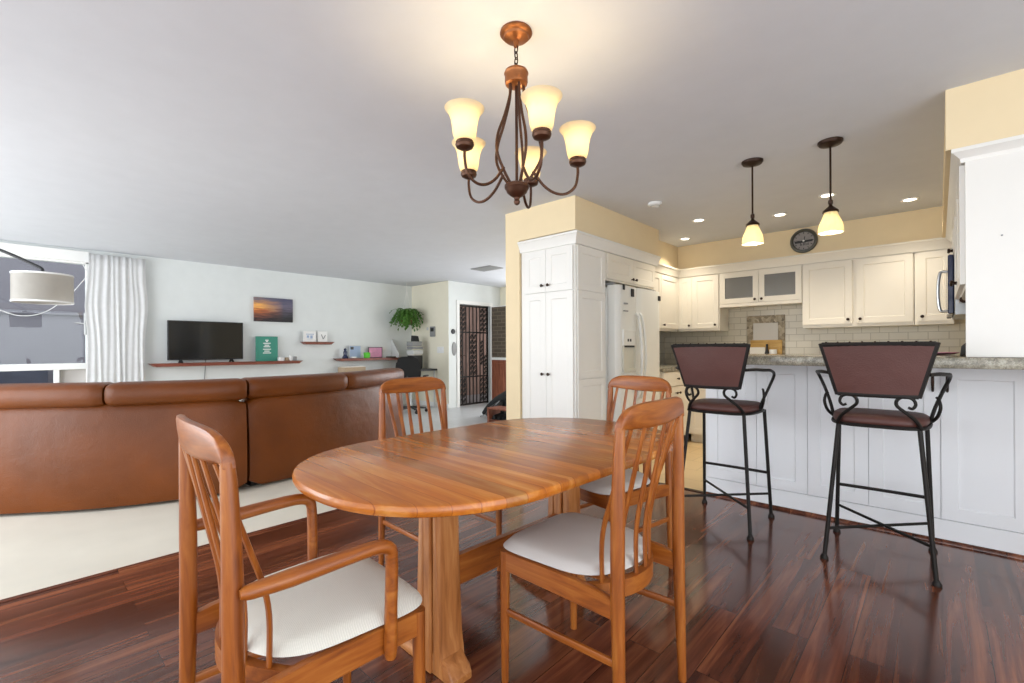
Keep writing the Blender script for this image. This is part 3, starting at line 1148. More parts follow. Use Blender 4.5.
# ================================================================== BAR STOOLS
def make_stool(label):
    t = thing('bar_stool', label, 'stool', group='iron bar stools at the breakfast bar')
    # seat pad: rounded, in iron rim
    bm = B()
    n = 40
    prof = [(0.90, .722), (.97, .728), (1.0, .742), (.985, .760), (.90, .772), (.6, .778), (.001, .779)]
    rings = []
    for f, z in prof:
        ring = []
        for i in range(n):
            a = 2 * PI * i / n
            c, s2 = math.cos(a), math.sin(a)
            y = .20 * math.copysign(abs(s2) ** .55, s2) * f + .01
            x = (.205 + .07 * y) * math.copysign(abs(c) ** .55, c) * f
            ring.append(bm.verts.new((x, y, z)))
        rings.append(ring)
    for i in range(len(rings) - 1):
        for k in range(n):
            bm.faces.new((rings[i][k], rings[i][(k + 1) % n], rings[i + 1][(k + 1) % n], rings[i + 1][k]))
    bm.faces.new(rings[0][::-1])
    obj('seat', bm, M['stoolleather'], t, smooth=60)
    bm = B()
    pts = []
    for i in range(n + 1):
        a = 2 * PI * i / n
        c, s2 = math.cos(a), math.sin(a)
        yy = .20 * math.copysign(abs(s2) ** .55, s2) + .01
        pts.append(((.205 + .07 * yy) * math.copysign(abs(c) ** .55, c), yy, .722))
    tube(bm, pts, .009, 8)
    obj('seat_frame', bm, M['iron'], t)
    FT = {(-1, -1): (-.222, -.235), (1, -1): (.222, -.235), (-1, 1): (-.218, .245), (1, 1): (.218, .245)}
    TP = {(-1, -1): (-.165, -.15), (1, -1): (.165, -.15), (-1, 1): (-.195, .18), (1, 1): (.195, .18)}

    def at(k, z):
        f = z / .72
        return Vector((FT[k][0] * (1 - f) + TP[k][0] * f, FT[k][1] * (1 - f) + TP[k][1] * f, z))
    for k in FT:
        bm = B()
        tube(bm, [at(k, .012), at(k, .72)], .0105, 10)
        lg = obj('leg', bm, M['iron'], t)
        bm = B()
        p = at(k, 0)
        lathe(bm, [(.019, 0), (.02, .008), (.014, .02), (.011, .026)], p.x, p.y, 14)
        obj('foot_cap', bm, M['iron'], lg)
    bm = B()
    a, b2 = at((-1, 1), .30), at((1, 1), .30)
    tube(bm, [a, (a + b2) / 2 + Vector((0, .03, -.006)), b2], .0095, 8, 6)
    obj('footrest', bm, M['iron'], t)
    for ka, kb, z in (((-1, 1), (1, -1), .172), ((-1, -1), (1, 1), .16)):
        bm = B()
        tube(bm, [at(ka, z), at(kb, z)], .008, 8)
        obj('cross_brace', bm, M['iron'], t)
    # backrest: leather panel in an iron frame, wider at the top, slightly curved
    bm = B()
    zb, zt = .892, 1.140

    def bk(u, v, off=0.0):
        hw_ = .160 + (.222 - .160) * v
        return Vector((u * hw_, -.225 - .045 * v - .03 * (1 - u * u) + off, zb + (zt - zb) * v))
    nx, ny = 14, 8
    for off, flip in ((.011, 0), (-.011, 1)):
        g2 = [[bm.verts.new(bk(-1 + 2 * i / nx, j / ny, off)) for j in range(ny + 1)] for i in range(nx + 1)]
        for i in range(nx):
            for j in range(ny):
                f = [g2[i][j], g2[i + 1][j], g2[i + 1][j + 1], g2[i][j + 1]]
                bm.faces.new(f if flip else f[::-1])
    obj('backrest', bm, M['stoolleather'], t, smooth=60)
    bm = B()
    per = [bk(-1 + 2 * i / 12, 0) for i in range(13)]
    tube(bm, per, .014, 8, flat=(.85, 1.25), up=(0, 1, 0))
    per = [bk(-1 + 2 * i / 12, 1) for i in range(13)]
    tube(bm, per, .014, 8, flat=(.85, 1.0), up=(0, 1, 0))
    for u in (-1, 1):
        tube(bm, [bk(u, -.04), bk(u, .5), bk(u, 1.04)], .014, 8, flat=(.85, 1.1), up=(0, 1, 0))
    obj('back_frame', bm, M['iron'], t)
    # nail heads along the top edge
    bm = B()
    for i in range(9):
        p = bk(-.92 + 1.84 * i / 8, 1)
        ball(bm, (p.x, p.y, p.z + .012), .006, u=8, v=6)
    obj('nail_heads', bm, M['darkbronze'], t)
    # scrolls that carry the back on each side
    for s in (-1, 1):
        bm = B()
        pts = [(s * .172, -.155, .72), (s * .150, -.185, .765), (s * .112, -.215, .805), (s * .080, -.232, .838), (s * .082, -.24, .868), (s * .108, -.243, .885), (s * .140, -.24, .874), (s * .150, -.238, .848), (s * .138, -.236, .828), (s * .122, -.235, .834)]
        tube(bm, pts, [.009, .009, .0085, .008, .008, .008, .0075, .007, .007, .006], 8, 5)
        obj('scroll', bm, M['iron'], t)
        bm = B()
        pts = [(s * .200, -.240, .995), (s * .235, -.19, .997), (s * .266, -.10, .992), (s * .280, .0, .985), (s * .278, .075, .955), (s * .250, .08, .88), (s * .222, .05, .80), (s * .205, .02, .735)]
        tube(bm, pts, [.009, .0095, .0095, .009, .009, .0085, .0085, .009], 8, 6)
        pts = [(s * .208, .04, .735), (s * .232, .0, .77), (s * .244, -.02, .82), (s * .238, -.01, .862), (s * .230, .005, .868)]
        tube(bm, pts, [.008, .008, .008, .007, .006], 8, 5)
        obj('armrest', bm, M['iron'], t)
    return t


s1 = make_stool('maroon leather bar stool on the right, nearer the tall cabinet')
s1.location = (-0.238, 3.19, 0)
s1.rotation_euler = (0, 0, R(1.5))
dup(s1, (-1.04, 3.185, 0), R(0), 'maroon leather bar stool on the left, behind the nearest chair back')


# ================================================================== CABINETS
def shaker(bm, x0, x1, z0, z1, y=0.0, th=.02, st=.06, rec=.006, glass=False):
    """shaker door whose front face looks to -Y; outer face at y-th"""
    yf, yb = y - th, y
    e = .0015
    o = [(x0 + e, z0 + e), (x1 - e, z0 + e), (x1 - e, z1 - e), (x0 + e, z1 - e)]
    i = [(x0 + st, z0 + st), (x1 - st, z0 + st), (x1 - st, z1 - st), (x0 + st, z1 - st)]
    j = [(x0 + st + .006, z0 + st + .006), (x1 - st - .006, z0 + st + .006), (x1 - st - .006, z1 - st - .006), (x0 + st + .006, z1 - st - .006)]
    V = lambda p, yy: bm.verts.new((p[0], yy, p[1]))
    of, ob = [V(p, yf) for p in o], [V(p, yb) for p in o]
    fi = [V(p, yf) for p in i]
    for k in range(4):
        n = (k + 1) % 4
        bm.faces.new((of[k], of[n], fi[n], fi[k]))
        bm.faces.new((ob[k], ob[n], of[n], of[k]))
    if glass:
        bi = [V(p, yb) for p in i]
        for k in range(4):
            n = (k + 1) % 4
            bm.faces.new((fi[k], fi[n], bi[n], bi[k]))
            bm.faces.new((bi[k], bi[n], ob[n], ob[k]))
    else:
        ri = [V(p, yf + rec) for p in j]
        for k in range(4):
            n = (k + 1) % 4
            bm.faces.new((fi[k], fi[n], ri[n], ri[k]))
        bm.faces.new(ri)
        bm.faces.new(ob[::-1])
    return bm


def slabdoor(bm, x0, x1, z0, z1, y=0.0, th=.02):
    return addbox(bm, x0 + .0015, x1 - .0015, y - th, y, z0 + .0015, z1 - .0015, .002)


def knob(parent, x, z, y=-.02, mat=None):
    bm = B()
    lathe(bm, [(.006, 0), (.005, .012), (.013, .018), (.0145, .024), (.010, .030), (.001, .031)], seg=12)
    k = obj('knob', bm, mat or M['darkbronze'], parent)
    k.rotation_euler = (R(90), 0, 0)
    k.location = (x, y, z)
    return k


ROTS = {'-Y': 0.0, '+X': R(90), '-X': R(-90)}


def cabinet(name, label, loc, face, w, depth, z0, z1, fronts, mat, cat='cabinet', group=None, toe=0.0, carcass_hollow=False):
    """loc = front lower left corner on plan; fronts = (kind,x0,x1,z0,z1,knobpos or None)"""
    t = thing(name, label, cat, (loc[0], loc[1], 0), ROTS[face], group)
    bm = B()
    if carcass_hollow:
        th = .018
        addbox(bm, 0, th, 0, depth, z0, z1)
        addbox(bm, w - th, w, 0, depth, z0, z1)
        addbox(bm, th, w - th, 0, depth, z0, z0 + th)
        addbox(bm, 0, w, -.02, 0, z0 - .012, z0 + .026, .002)
        addbox(bm, th, w - th, 0, depth, z1 - th, z1)
        addbox(bm, th, w - th, depth - .01, depth, z0 + th, z1 - th)
    else:
        addbox(bm, 0, w, 0, depth, z0 + toe, z1)
        if toe:
            addbox(bm, 0, w, .06, depth, z0, z0 + toe)
    obj('body', bm, mat, t)
    for fr in fronts:
        kind, a, b2, c, d2 = fr[:5]
        bm = B()
        if kind == 'glass':
            shaker(bm, a, b2, c, d2, glass=True, st=.06)
            dd = obj('door', bm, mat, t)
            obj('glass', box(a + .05, b2 - .05, -.012, -.008, c + .05, d2 - .05), M['frost'], dd)
        elif kind == 'door':
            shaker(bm, a, b2, c, d2)
            dd = obj('door', bm, mat, t)
        elif kind == 'panel':
            shaker(bm, a, b2, c, d2, th=.012)
            dd = obj('side_panel', bm, mat, t)
        elif kind == 'drawer':
            slabdoor(bm, a, b2, c, d2)
            dd = obj('drawer', bm, mat, t)
        if len(fr) > 5 and fr[5]:
            knob(dd, *fr[5])
    return t


def crown(label, pts, z0, z1, out0, out1, mat, name='crown_molding'):
    """mitred crown strip: pts = plan polyline (outer face); profile grows outwards by out0..out1 going up"""
    bm = B()
    prof = [(-.02, z0), (out0, z0), (out0 + .004, z0 + .02), (out0 + (out1 - out0) * .45, (z0 + z1) / 2), (out1 - .006, z1 - .022), (out1, z1 - .018), (out1, z1), (-.02, z1)]
    P2 = [Vector((p[0], p[1])) for p in pts]
    nrm = []
    for i in range(len(P2)):
        ns = []
        if i > 0:
            d = (P2[i] - P2[i - 1]).normalized()
            ns.append(Vector((d.y, -d.x)))
        if i < len(P2) - 1:
            d = (P2[i + 1] - P2[i]).normalized()
            ns.append(Vector((d.y, -d.x)))
        if len(ns) == 1:
            nrm.append(ns[0])
        else:
            m = (ns[0] + ns[1]).normalized()
            nrm.append(m / max(.3, m.dot(ns[0])))
    rings = [[bm.verts.new((P2[i].x + nrm[i].x * o, P2[i].y + nrm[i].y * o, z)) for o, z in prof] for i in range(len(P2))]
    n = len(prof)
    for i in range(len(rings) - 1):
        for k in range(n):
            bm.faces.new((rings[i][k], rings[i][(k + 1) % n], rings[i + 1][(k + 1) % n], rings[i + 1][k]))
    bm.faces.new(rings[0][::-1])
    bm.faces.new(rings[-1])
    o = obj(name, bm, mat, smooth=20)
    tag(o, label, 'molding')
    return o


# ---- pantry (front faces -Y at y=3.26, x -2.94..-2.25)
PX0, PX1, PY = -2.875, -2.27, 3.262
pw = PX1 - PX0
h2 = pw / 2
cabinet('pantry_cabinet', 'tall white pantry cabinet with two tall doors and two short ones at the wall corner', (PX0, PY), '-Y', pw, .47, 0.0, 2.02,
        [('door', .05, h2 + .0, .12, 1.625, (h2 - .035, .90)), ('door', h2 + .0, pw - .012, .12, 1.625, (h2 + .035, .90)),
         ('door', .05, h2 + .0, 1.63, 2.01, (h2 - .035, 1.69)), ('door', h2 + .0, pw - .012, 1.63, 2.01, (h2 + .035, 1.69))], M['cab'], toe=.1)
# side panels of the pantry, seen from the kitchen
t = thing('pantry_end_panel', 'white panelled end of the pantry facing the kitchen aisle', 'panel', (-2.268, 3.262, 0), R(90))
bm = B()
addbox(bm, 0, .47, -.002, .001, .0, 2.02)
obj('body', bm, M['cab'], t)
for z0, z1 in ((0.12, .86), (.865, 1.625), (1.63, 2.01)):
    obj('side_panel', shaker(B(), .02, .46, z0, z1, y=-.002, th=.012), M['cab'], t)
# cabinet over the fridge
cabinet('fridge_cabinet', 'white cabinet with two small doors above the fridge', (-2.27, 3.745), '+X', 1.0, .60, 1.76, 2.02,
        [('door', .01, .50, 1.775, 2.01, (.465, 1.81)), ('door', .50, .99, 1.775, 2.01, (.535, 1.81))], M['cabcream'])
o = obj('fridge_end_panel', box(-2.86, -2.27, 4.70, 4.745, 0, 1.76, .002), M['cab'])
tag(o, 'white tall panel closing the right side of the fridge', 'panel')
crown('white crown molding on the pantry and fridge cabinets', [(-2.88, 3.245), (-2.25, 3.245), (-2.25, 4.80)], 2.02, 2.118, .0, .035, M['cab'])

# ---- fridge : front faces +X
f = thing('refrigerator', 'white side by side refrigerator with ice dispenser and long curved handles', 'refrigerator', (-2.24, 3.77, 0), R(90))
FW = .91
obj('body', box(0.0, FW, 0.03, .60, .03, 1.70, .008), M['appliance'], f)


def fdoor(x0, x1):
    bm = B()
    n = 12
    rows = []
    for i in range(n + 1):
        u = i / n
        x = x0 + (x1 - x0) * u
        d = -.075 - .014 * (1 - (2 * u - 1) ** 4)
        if i in (0, n):
            d = -.05
        rows.append((x, d))
    poly = [(x0, .026)] + rows + [(x1, .026)]
    prism(bm, poly, .09, 1.715, 'Z', .006, 2)
    return obj('door', bm, M['appliance'], f, smooth=40)


d1 = fdoor(.004, .378)
d2 = fdoor(.384, FW - .004)
for dd, x, s in ((d1, .345, -1), (d2, .417, 1)):
    bm = B()
    pts = [(x, -.085, 1.47), (x, -.115, 1.42), (x + s * .003, -.140, 1.25), (x + s * .003, -.150, 1.05), (x, -.140, .85), (x, -.115, .68), (x, -.085, .64)]
    tube(bm, pts, [.012, .014, .015, .015, .015, .014, .012], 12, 6)
    obj('handle', bm, M['appliance'], dd)
# dispenser
bm = B()
addbox(bm, .075, .305, -.101, -.08, 1.15, 1.30, .006)
dp = obj('dispenser_panel', bm, M['appliance'], d1)
bm = B()
addbox(bm, .075, .095, -.101, -.08, .92, 1.15, .003)
addbox(bm, .285, .305, -.101, -.08, .92, 1.15, .003)
addbox(bm, .075, .305, -.105, -.08, .90, .935, .003)
addbox(bm, .095, .285, -.092, -.088, .93, 1.15)
obj('dispenser_recess', bm, M['recess'], d1)
bm = B()
addbox(bm, .15, .175, -.104, -.10, 1.19, 1.215, .001)
addbox(bm, .195, .22, -.104, -.10, 1.19, 1.215, .001)
addbox(bm, .095, .285, -.1005, -.092, 1.135, 1.152)
obj('buttons', bm, M['black'], d1)
bm = B()
addbox(bm, .01, .06, -.03, .06, 1.716, 1.74, .004)
addbox(bm, FW - .06, FW - .01, -.03, .06, 1.716, 1.74, .004)
obj('hinge_cover', bm, M['grey'], f)


def magnet(label, y, z, w, h, mat, x=-2.149):
    o = obj('fridge_magnet', box(x, x + .010, y - w / 2, y + w / 2, z - h / 2, z + h / 2, .002), mat)
    tag(o, label, 'magnet', 'magnets on the fridge doors')
    return o


magnet('small black upright magnet near the top middle of the fridge', 4.03, 1.655, .05, .075, M['black'])
magnet('small dark square magnet at the fridge top right corner', 4.615, 1.645, .05, .05, M['black'], -2.155)
magnet('slim grey magnet high on the fridge freezer door', 3.90, 1.545, .07, .014, M['grey'])
magnet('thin grey magnet just under the other slim one', 3.90, 1.475, .08, .012, M['grey'])
magnet('dark curled magnet at the top left of the freezer door', 3.865, 1.695, .03, .05, M['black'])

# ---- kitchen wall cabinets
ZC0, ZC1 = 1.335, 2.02
mc = M['cabcream']
gk = 'kitchen wall cabinets'
# left wall, face +X at x=-2.45
cabinet('wall_cabinet', 'cream wall cabinet on the side wall right beside the fridge', (-2.45, 4.76), '+X', 1.02, .33, ZC0, ZC1,
        [('door', .02, .52, ZC0 + .03, ZC1 - .01, (.06, ZC0 + .07)), ('door', .52, 1.01, ZC0 + .03, ZC1 - .01, (.56, ZC0 + .07))], mc, group=gk)
cabinet('wall_cabinet', 'cream corner wall cabinet with a narrow and a wide door', (-2.45, 5.80), '-Y', .515, .32, ZC0, ZC1,
        [('door', .0, .185, ZC0 + .03, ZC1 - .01, (.155, ZC0 + .07)), ('door', .185, .505, ZC0 + .03, ZC1 - .01, (.47, ZC0 + .07))], mc, group=gk)
cabinet('wall_cabinet', 'short wall cabinet with two smoky glass doors above the tile niche', (-1.93, 5.80), '-Y', .85, .32, 1.618, ZC1,
        [('glass', .0, .425, 1.645, ZC1 - .01, (.39, 1.68)), ('glass', .425, .85, 1.645, ZC1 - .01, (.46, 1.68))], mc, group=gk, carcass_hollow=True)
cabinet('wall_cabinet', 'wide cream wall cabinet with two broad doors below the clock', (-1.075, 5.80), '-Y', .905, .32, ZC0, ZC1,
        [('door', .0, .435, ZC0 + .03, ZC1 - .01, (.40, ZC0 + .075)), ('door', .467, .90, ZC0 + .03, ZC1 - .01, (.50, ZC0 + .075))], mc, group=gk)
cabinet('wall_cabinet', 'narrow cream wall cabinet beside the microwave', (-.165, 5.80), '-Y', .27, .32, ZC0, ZC1,
        [('door', .02, .265, ZC0 + .03, ZC1 - .01, (.055, ZC0 + .075))], mc, group=gk)
crown('cream crown molding along the kitchen wall cabinets', [(-2.45, 4.80), (-2.45, 5.80), (0.10, 5.80)], 2.02, 2.12, .022, .055, mc)
# things inside the glass cabinet
for x, z, r_, h_, m, lb in ((-1.80, 1.637, .025, .26, 'lightgrey', 'tall pale bottle behind the left smoky glass door'), (-1.62, 1.637, .05, .12, 'grey', 'squat grey jar behind the left smoky glass door'),
                            (-1.18, 1.637, .03, .24, 'pink', 'pinkish tall jar behind the right smoky glass door'), (-1.36, 1.637, .04, .09, 'white', 'low white cup behind the right smoky glass door')):
    o = obj('jar', lathe(B(), [(r_ * .8, 0), (r_, .01), (r_, h_ * .7), (r_ * .6, h_ * .85), (r_ * .6, h_), (r_ * .5, h_)], seg=16), M[m])
    o.location = (x, 5.97, z)
    tag(o, lb, 'jar', 'jars in the glass cabinet')

# ---- base cabinets along side and back walls
cabinet('base_cabinet', 'cream base cabinet with a top drawer right after the fridge', (-2.20, 4.76), '+X', .74, .575, 0, .87,
        [('drawer', .01, .73, .70, .86, (.37, .78)), ('door', .01, .37, .11, .69, (.33, .62)), ('door', .37, .73, .11, .69, (.41, .62))], mc, toe=.1, group='kitchen base cabinets')
cabinet('base_cabinet', 'cream base cabinet against the kitchen back wall behind the left stool', (-2.20, 5.52), '-Y', 1.3, .60, 0, .87,
        [('drawer', .01, .43, .70, .86, (.22, .78)), ('drawer', .44, .86, .70, .86, (.65, .78)), ('door', .01, .43, .11, .69, (.39, .62)), ('door', .44, .86, .11, .69, (.48, .62))], mc, toe=.1, group='kitchen base cabinets')
bm = B()
prism(bm, [(-2.775, 4.75), (-2.17, 4.75), (-2.17, 5.49), (.7, 5.49), (.7, 6.125), (-2.775, 6.125)], .872, .912, 'Z', .006, 2)
o = obj('worktop', bm, M['granite'])
tag(o, 'L shaped speckled granite worktop along the kitchen walls', 'worktop')
# niche with mosaic frame
t = thing('mosaic_niche', 'stone mosaic frame around a pale niche on the tiled backsplash', 'niche', (-1.52, YB, 0))
bm = B()
x0, x1, z0, z1 = -.205, .205, .98, 1.51
wd = .07
addbox(bm, x0, x0 + wd, -.02, 0, z0, z1, .003)
addbox(bm, x1 - wd, x1, -.02, 0, z0, z1, .003)
addbox(bm, x0 + wd, x1 - wd, -.02, 0, z1 - .09, z1, .003)
obj('frame', bm, M['mosaic'], t)
obj('inner_panel', box(x0 + wd, x1 - wd, -.008, 0, z0, z1 - .09), M['stone'], t)
o = obj('cutting_board', box(-1.67, -1.33, 6.05, 6.075, .914, 1.215, .008, 2), M['board'])
tag(o, 'tan wooden board leaning under the mosaic niche', 'board')
o = obj('note_card', box(-1.665, -1.50, 6.02, 6.03, .914, 1.13, .002), M['paper'])
tag(o, 'white card standing left of the dark bottle on the worktop', 'card')
bm = lathe(B(), [(.022, 0), (.024, .01), (.024, .15), (.012, .19), (.012, .25), (.010, .252)], seg=16)
o = obj('bottle', bm, M['black'])
o.location = (-1.475, 6.0, .914)
tag(o, 'slim dark bottle before the wooden board', 'bottle')
t = thing('mug', 'white mug with a dark mark beside the dark bottle', 'mug', (-1.41, 6.0, .914))
obj('body', lathe(B(), [(.036, 0), (.04, .01), (.04, .19), (.036, .19), (.036, .02), (.001, .02)], seg=20, cap1=False), M['white'], t)
o = obj('emblem', lathe(B(), [(.001, 0), (.016, 0), (.016, .002), (.001, .002)], seg=12), M['black'], t)
o.rotation_euler = (R(90), 0, 0)
o.location = (.004, -.0395, .11)
o = thing('countertop_grill', 'low black appliance on the worktop behind the left stool back', 'appliance', (-2.28, 5.80, .914))
bm = B()
prism(bm, [(-.15, 0), (.15, 0), (.15, .12), (.12, .17), (-.12, .17), (-.15, .12)], -.12, .12, 'Y', .02, 2)
obj('body', bm, M['black'], o)
obj('lid', box(-.14, .14, -.11, .11, .172, .22, .015, 2), M['black'], o)
o = thing('knife_block', 'dark knife block on the worktop next to the fridge', 'knife block', (-2.43, 5.05, .914))
bm = B()
prism(bm, [(-.05, 0), (.07, 0), (.03, .19), (-.06, .16)], -.045, .045, 'Y', .004)
obj('block', bm, M['black'], o)
for i in range(4):
    bm = B()
    tube(bm, [(-.04 + .02 * i, 0.02 * (i % 2) - .01, .16), (-.055 + .022 * i, 0.02 * (i % 2) - .01, .235)], .010, 8)
    obj('knife_handle', bm, M['iron'], o)

# ---- breakfast bar
bar = thing('breakfast_bar', 'white panelled breakfast bar base behind the two stools', 'bar', (-1.33, 3.66, 0))
BW = XR + 1.33 - .004
obj('body', box(0, BW, 0, .58, 0, 1.018), M['bar_lightened'], bar)
edges = [0.0, .40, .82, 1.13, 1.50, BW]
xs = [0.02, .363, .678, 1.005, 1.337, 1.70, BW - .01]
for i in range(len(xs) - 1):
    bm = B()
    shaker(bm, xs[i], xs[i + 1], .135, 1.012, th=.016, st=.07, rec=.007)
    obj('door', bm, M['bar_lightened'], bar)
obj('plinth', box(0, BW, -.018, 0, 0.0, .132, .002), M['bar_lightened'], bar)
bm = B()
prism(bm, [(3.624, 0), (3.642, 0), (3.642, .02), (3.633, .016), (3.626, .009)], -1.34, XR - .003, 'X')
o = obj('quarter_round', bm, M['planks'])
o['kind'] = 'structure'
# curved pulls just under the counter
for x in (1.304, 1.366):
    bm = B()
    tube(bm, [(x, -.016, .97), (x, -.04, .955), (x, -.045, .92), (x, -.035, .885), (x, -.018, .87)], [.006, .007, .008, .007, .006], 8, 5)
    obj('handle', bm, M['darkbronze'], bar)
bm = B()
prism(bm, [(-1.345, 3.17), (XR - .004, 3.17), (XR - .004, 4.28), (-1.345, 4.28)], 1.019, 1.075, 'Z', .008, 2)
o = obj('bar_counter', bm, M['granite'])
tag(o, 'thick speckled granite counter slab on the breakfast bar', 'counter')
o = obj('plate', lathe(B(), [(.06, 0), (.10, .004), (.13, .014), (.128, .017), (.10, .008), (.001, .006)], seg=24), M['pink'])
o.location = (-.03, 4.05, 1.0755)
tag(o, 'flat pinkish plate on the bar counter by the right wall', 'plate')
bm = B()
prism(bm, [(-.06, 0), (.05, 0), (.05, .06), (.02, .12), (-.02, .135), (-.05, .10)], -.05, .05, 'Y', .012, 2)
o = obj('telephone', bm, M['black'])
o.location = (.125, 3.75, 1.0755)
o.scale = (.55, .55, .55)
tag(o, 'black rounded gadget on the counter behind the tall white panel', 'gadget')

# ---- right hand tall end and wall cabinets + microwave
t = thing('end_panel', 'tall blank white cabinet end standing on the counter at the right', 'panel', (0.10, 3.22, 0))
obj('body', box(0, XR - .10, 0, .018, 1.0765, 2.045, .001), M['cab'], t)
bm = B()
lathe(bm, [(.004, 0), (.004, .004), (.001, .005)], seg=8)
k = obj('screw_cap', bm, M['grey'], t)
k.rotation_euler = (R(90), 0, 0)
k.location = (.125, 0, 1.66)
crown('white crown molding over the tall cabinet end on the right', [(0.078, 5.70), (0.078, 3.222), (XR, 3.222)][::1] if False else [(0.085, 5.70), (0.085, 3.225), (XR, 3.225)], 2.045, 2.112, .0, .035, M['cab'])
cabinet('wall_cabinet', 'white wall cabinet seen edge on behind the tall end panel', (0.10, 4.28), '-X', 1.04, .64, 1.42, 2.045,
        [('door', .01, .52, 1.44, 2.04, (.48, 1.50)), ('door', .52, 1.03, 1.44, 2.04, (.56, 1.50))], M['cab'], group=gk)
mw = thing('microwave', 'over range microwave with dark blue glass and steel handle seen edge on', 'microwave', (0.06, 5.06, 0), R(-90))
obj('body', box(0, .76, 0.02, .60, 1.34, 1.76, .004), M['steel'], mw)
obj('door', box(.17, .755, -.012, .018, 1.35, 1.75, .006), M['navy'], mw)
obj('control_panel', box(.005, .165, -.012, .018, 1.35, 1.75, .006), M['black'], mw)
bm = B()
tube(bm, [(.20, -.012, 1.70), (.20, -.05, 1.69), (.20, -.062, 1.55), (.20, -.05, 1.41), (.20, -.012, 1.40)], .011, 10, 6)
obj('handle', bm, M['steel'], mw)
cabinet('wall_cabinet', 'short white wall cabinet above the microwave', (0.10, 5.06), '-X', .76, .64, 1.78, 2.045,
        [('door', .01, .38, 1.79, 2.04, (.35, 1.83)), ('door', .38, .75, 1.79, 2.04, (.41, 1.83))], M['cab'], group=gk)
for z in (1.395, 1.35):
    pass
t = thing('hook_rail', 'small dark hooks under the white cabinet behind the end panel', 'hooks', (0.115, 3.30, 1.41))
for y in (0.0, .09):
    bm = B()
    tube(bm, [(0, y, .008), (0, y, -.03), (-.012, y, -.05), (-.028, y, -.042), (-.03, y, -.03)], .004, 6, 4)
    obj('hook', bm, M['darkbronze'], t)

# ---- clock above the cabinets
c = thing('wall_clock', 'round pewter wall clock with aged face on the cream soffit', 'clock', (-1.065, 5.82, 2.275))
c.rotation_euler = (R(90), 0, 0)
obj('rim', lathe(B(), [(.095, 0), (.125, 0), (.130, .012), (.123, .028), (.106, .032), (.098, .022)], seg=40, close=True), M['clockring'], c)
obj('face', lathe(B(), [(.001, .004), (.1, .004), (.1, .014), (.001, .014)], seg=40), M['clockface'], c)
for i in range(12):
    bm = B()
    a = 2 * PI * i / 12
    rodbox(bm, (.075 * math.cos(a), .075 * math.sin(a), .0155), (.092 * math.cos(a), .092 * math.sin(a), .0155), .007, .003, bev=0)
    obj('hour_mark', bm, M['black'], c)
bm = B()
rodbox(bm, (-.082, -.012, .015), (.082, -.004, .015), .022, .003, bev=0)
for x, h_ in ((-.03, .05), (-.018, .03), (.0, .045), (.012, .06), (.03, .03), (.042, .04)):
    rodbox(bm, (x, -.05, .0155), (x, -.05 + h_ * .6, .0155), .006, .003, bev=0)
obj('scene_print', bm, M['black'], c)
bm = B()
rodbox(bm, (0, -.015, .019), (.012, .045, .019), .007, .003, bev=0)
rodbox(bm, (.012, -.008, .021), (-.07, .006, .021), .005, .003, bev=0)
obj('hand', bm, M['black'], c)
obj('hub', lathe(B(), [(.010, .015), (.010, .024), (.001, .025)], seg=14), M['white'], c)


# ================================================================== CEILING THINGS
def canlight(x, y, lb, power=48):
    t = thing('recessed_light', lb, 'ceiling light', (x, y, H), group='recessed kitchen ceiling lights')
    obj('trim_ring', lathe(B(), [(.042, -.001), (.064, -.001), (.066, -.005), (.060, -.010), (.045, -.006)], seg=28, close=True), M['white'], t)
    obj('lamp', lathe(B(), [(.001, -.002), (.043, -.002), (.043, -.005), (.001, -.006)], seg=24), M['can'], t)
    l = point('can_light', (x, y, H - .02), power, (1.0, .89, .72), .05, 'SPOT')
    l.data.spot_size = R(120)
    l.data.spot_blend = 0.8
    return t


for x, y, lb in ((-1.78, 4.73, 'recessed ceiling light left of the left pendant, nearer one'), (-2.20, 5.42, 'small recessed ceiling light by the left kitchen corner'),
                 (-1.13, 5.08, 'recessed ceiling light just left of the wall clock'), (-.69, 4.71, 'recessed ceiling light behind the right pendant rod'),
                 (-.18, 5.35, 'recessed ceiling light nearest the right soffit')):
    canlight(x, y, lb)
o = thing('smoke_detector', 'white round smoke detector on the ceiling by the fridge soffit', 'smoke detector', (-1.854, 3.905, H))
obj('base', lathe(B(), [(.06, -.0005), (.062, -.01), (.058, -.022), (.03, -.028), (.001, -.028)], seg=26), M['white'], o)
obj('vent_ring', lathe(B(), [(.036, -.027), (.044, -.026), (.044, -.031), (.036, -.032)], seg=26, close=True), M['lightgrey'], o)
o = obj('ceiling_vent', box(-5.55, -5.1, 5.05, 5.35, H - .012, H - .0005, .004), M['grey'])
tag(o, 'grey flat vent on the hall ceiling beside the pantry wall', 'vent')


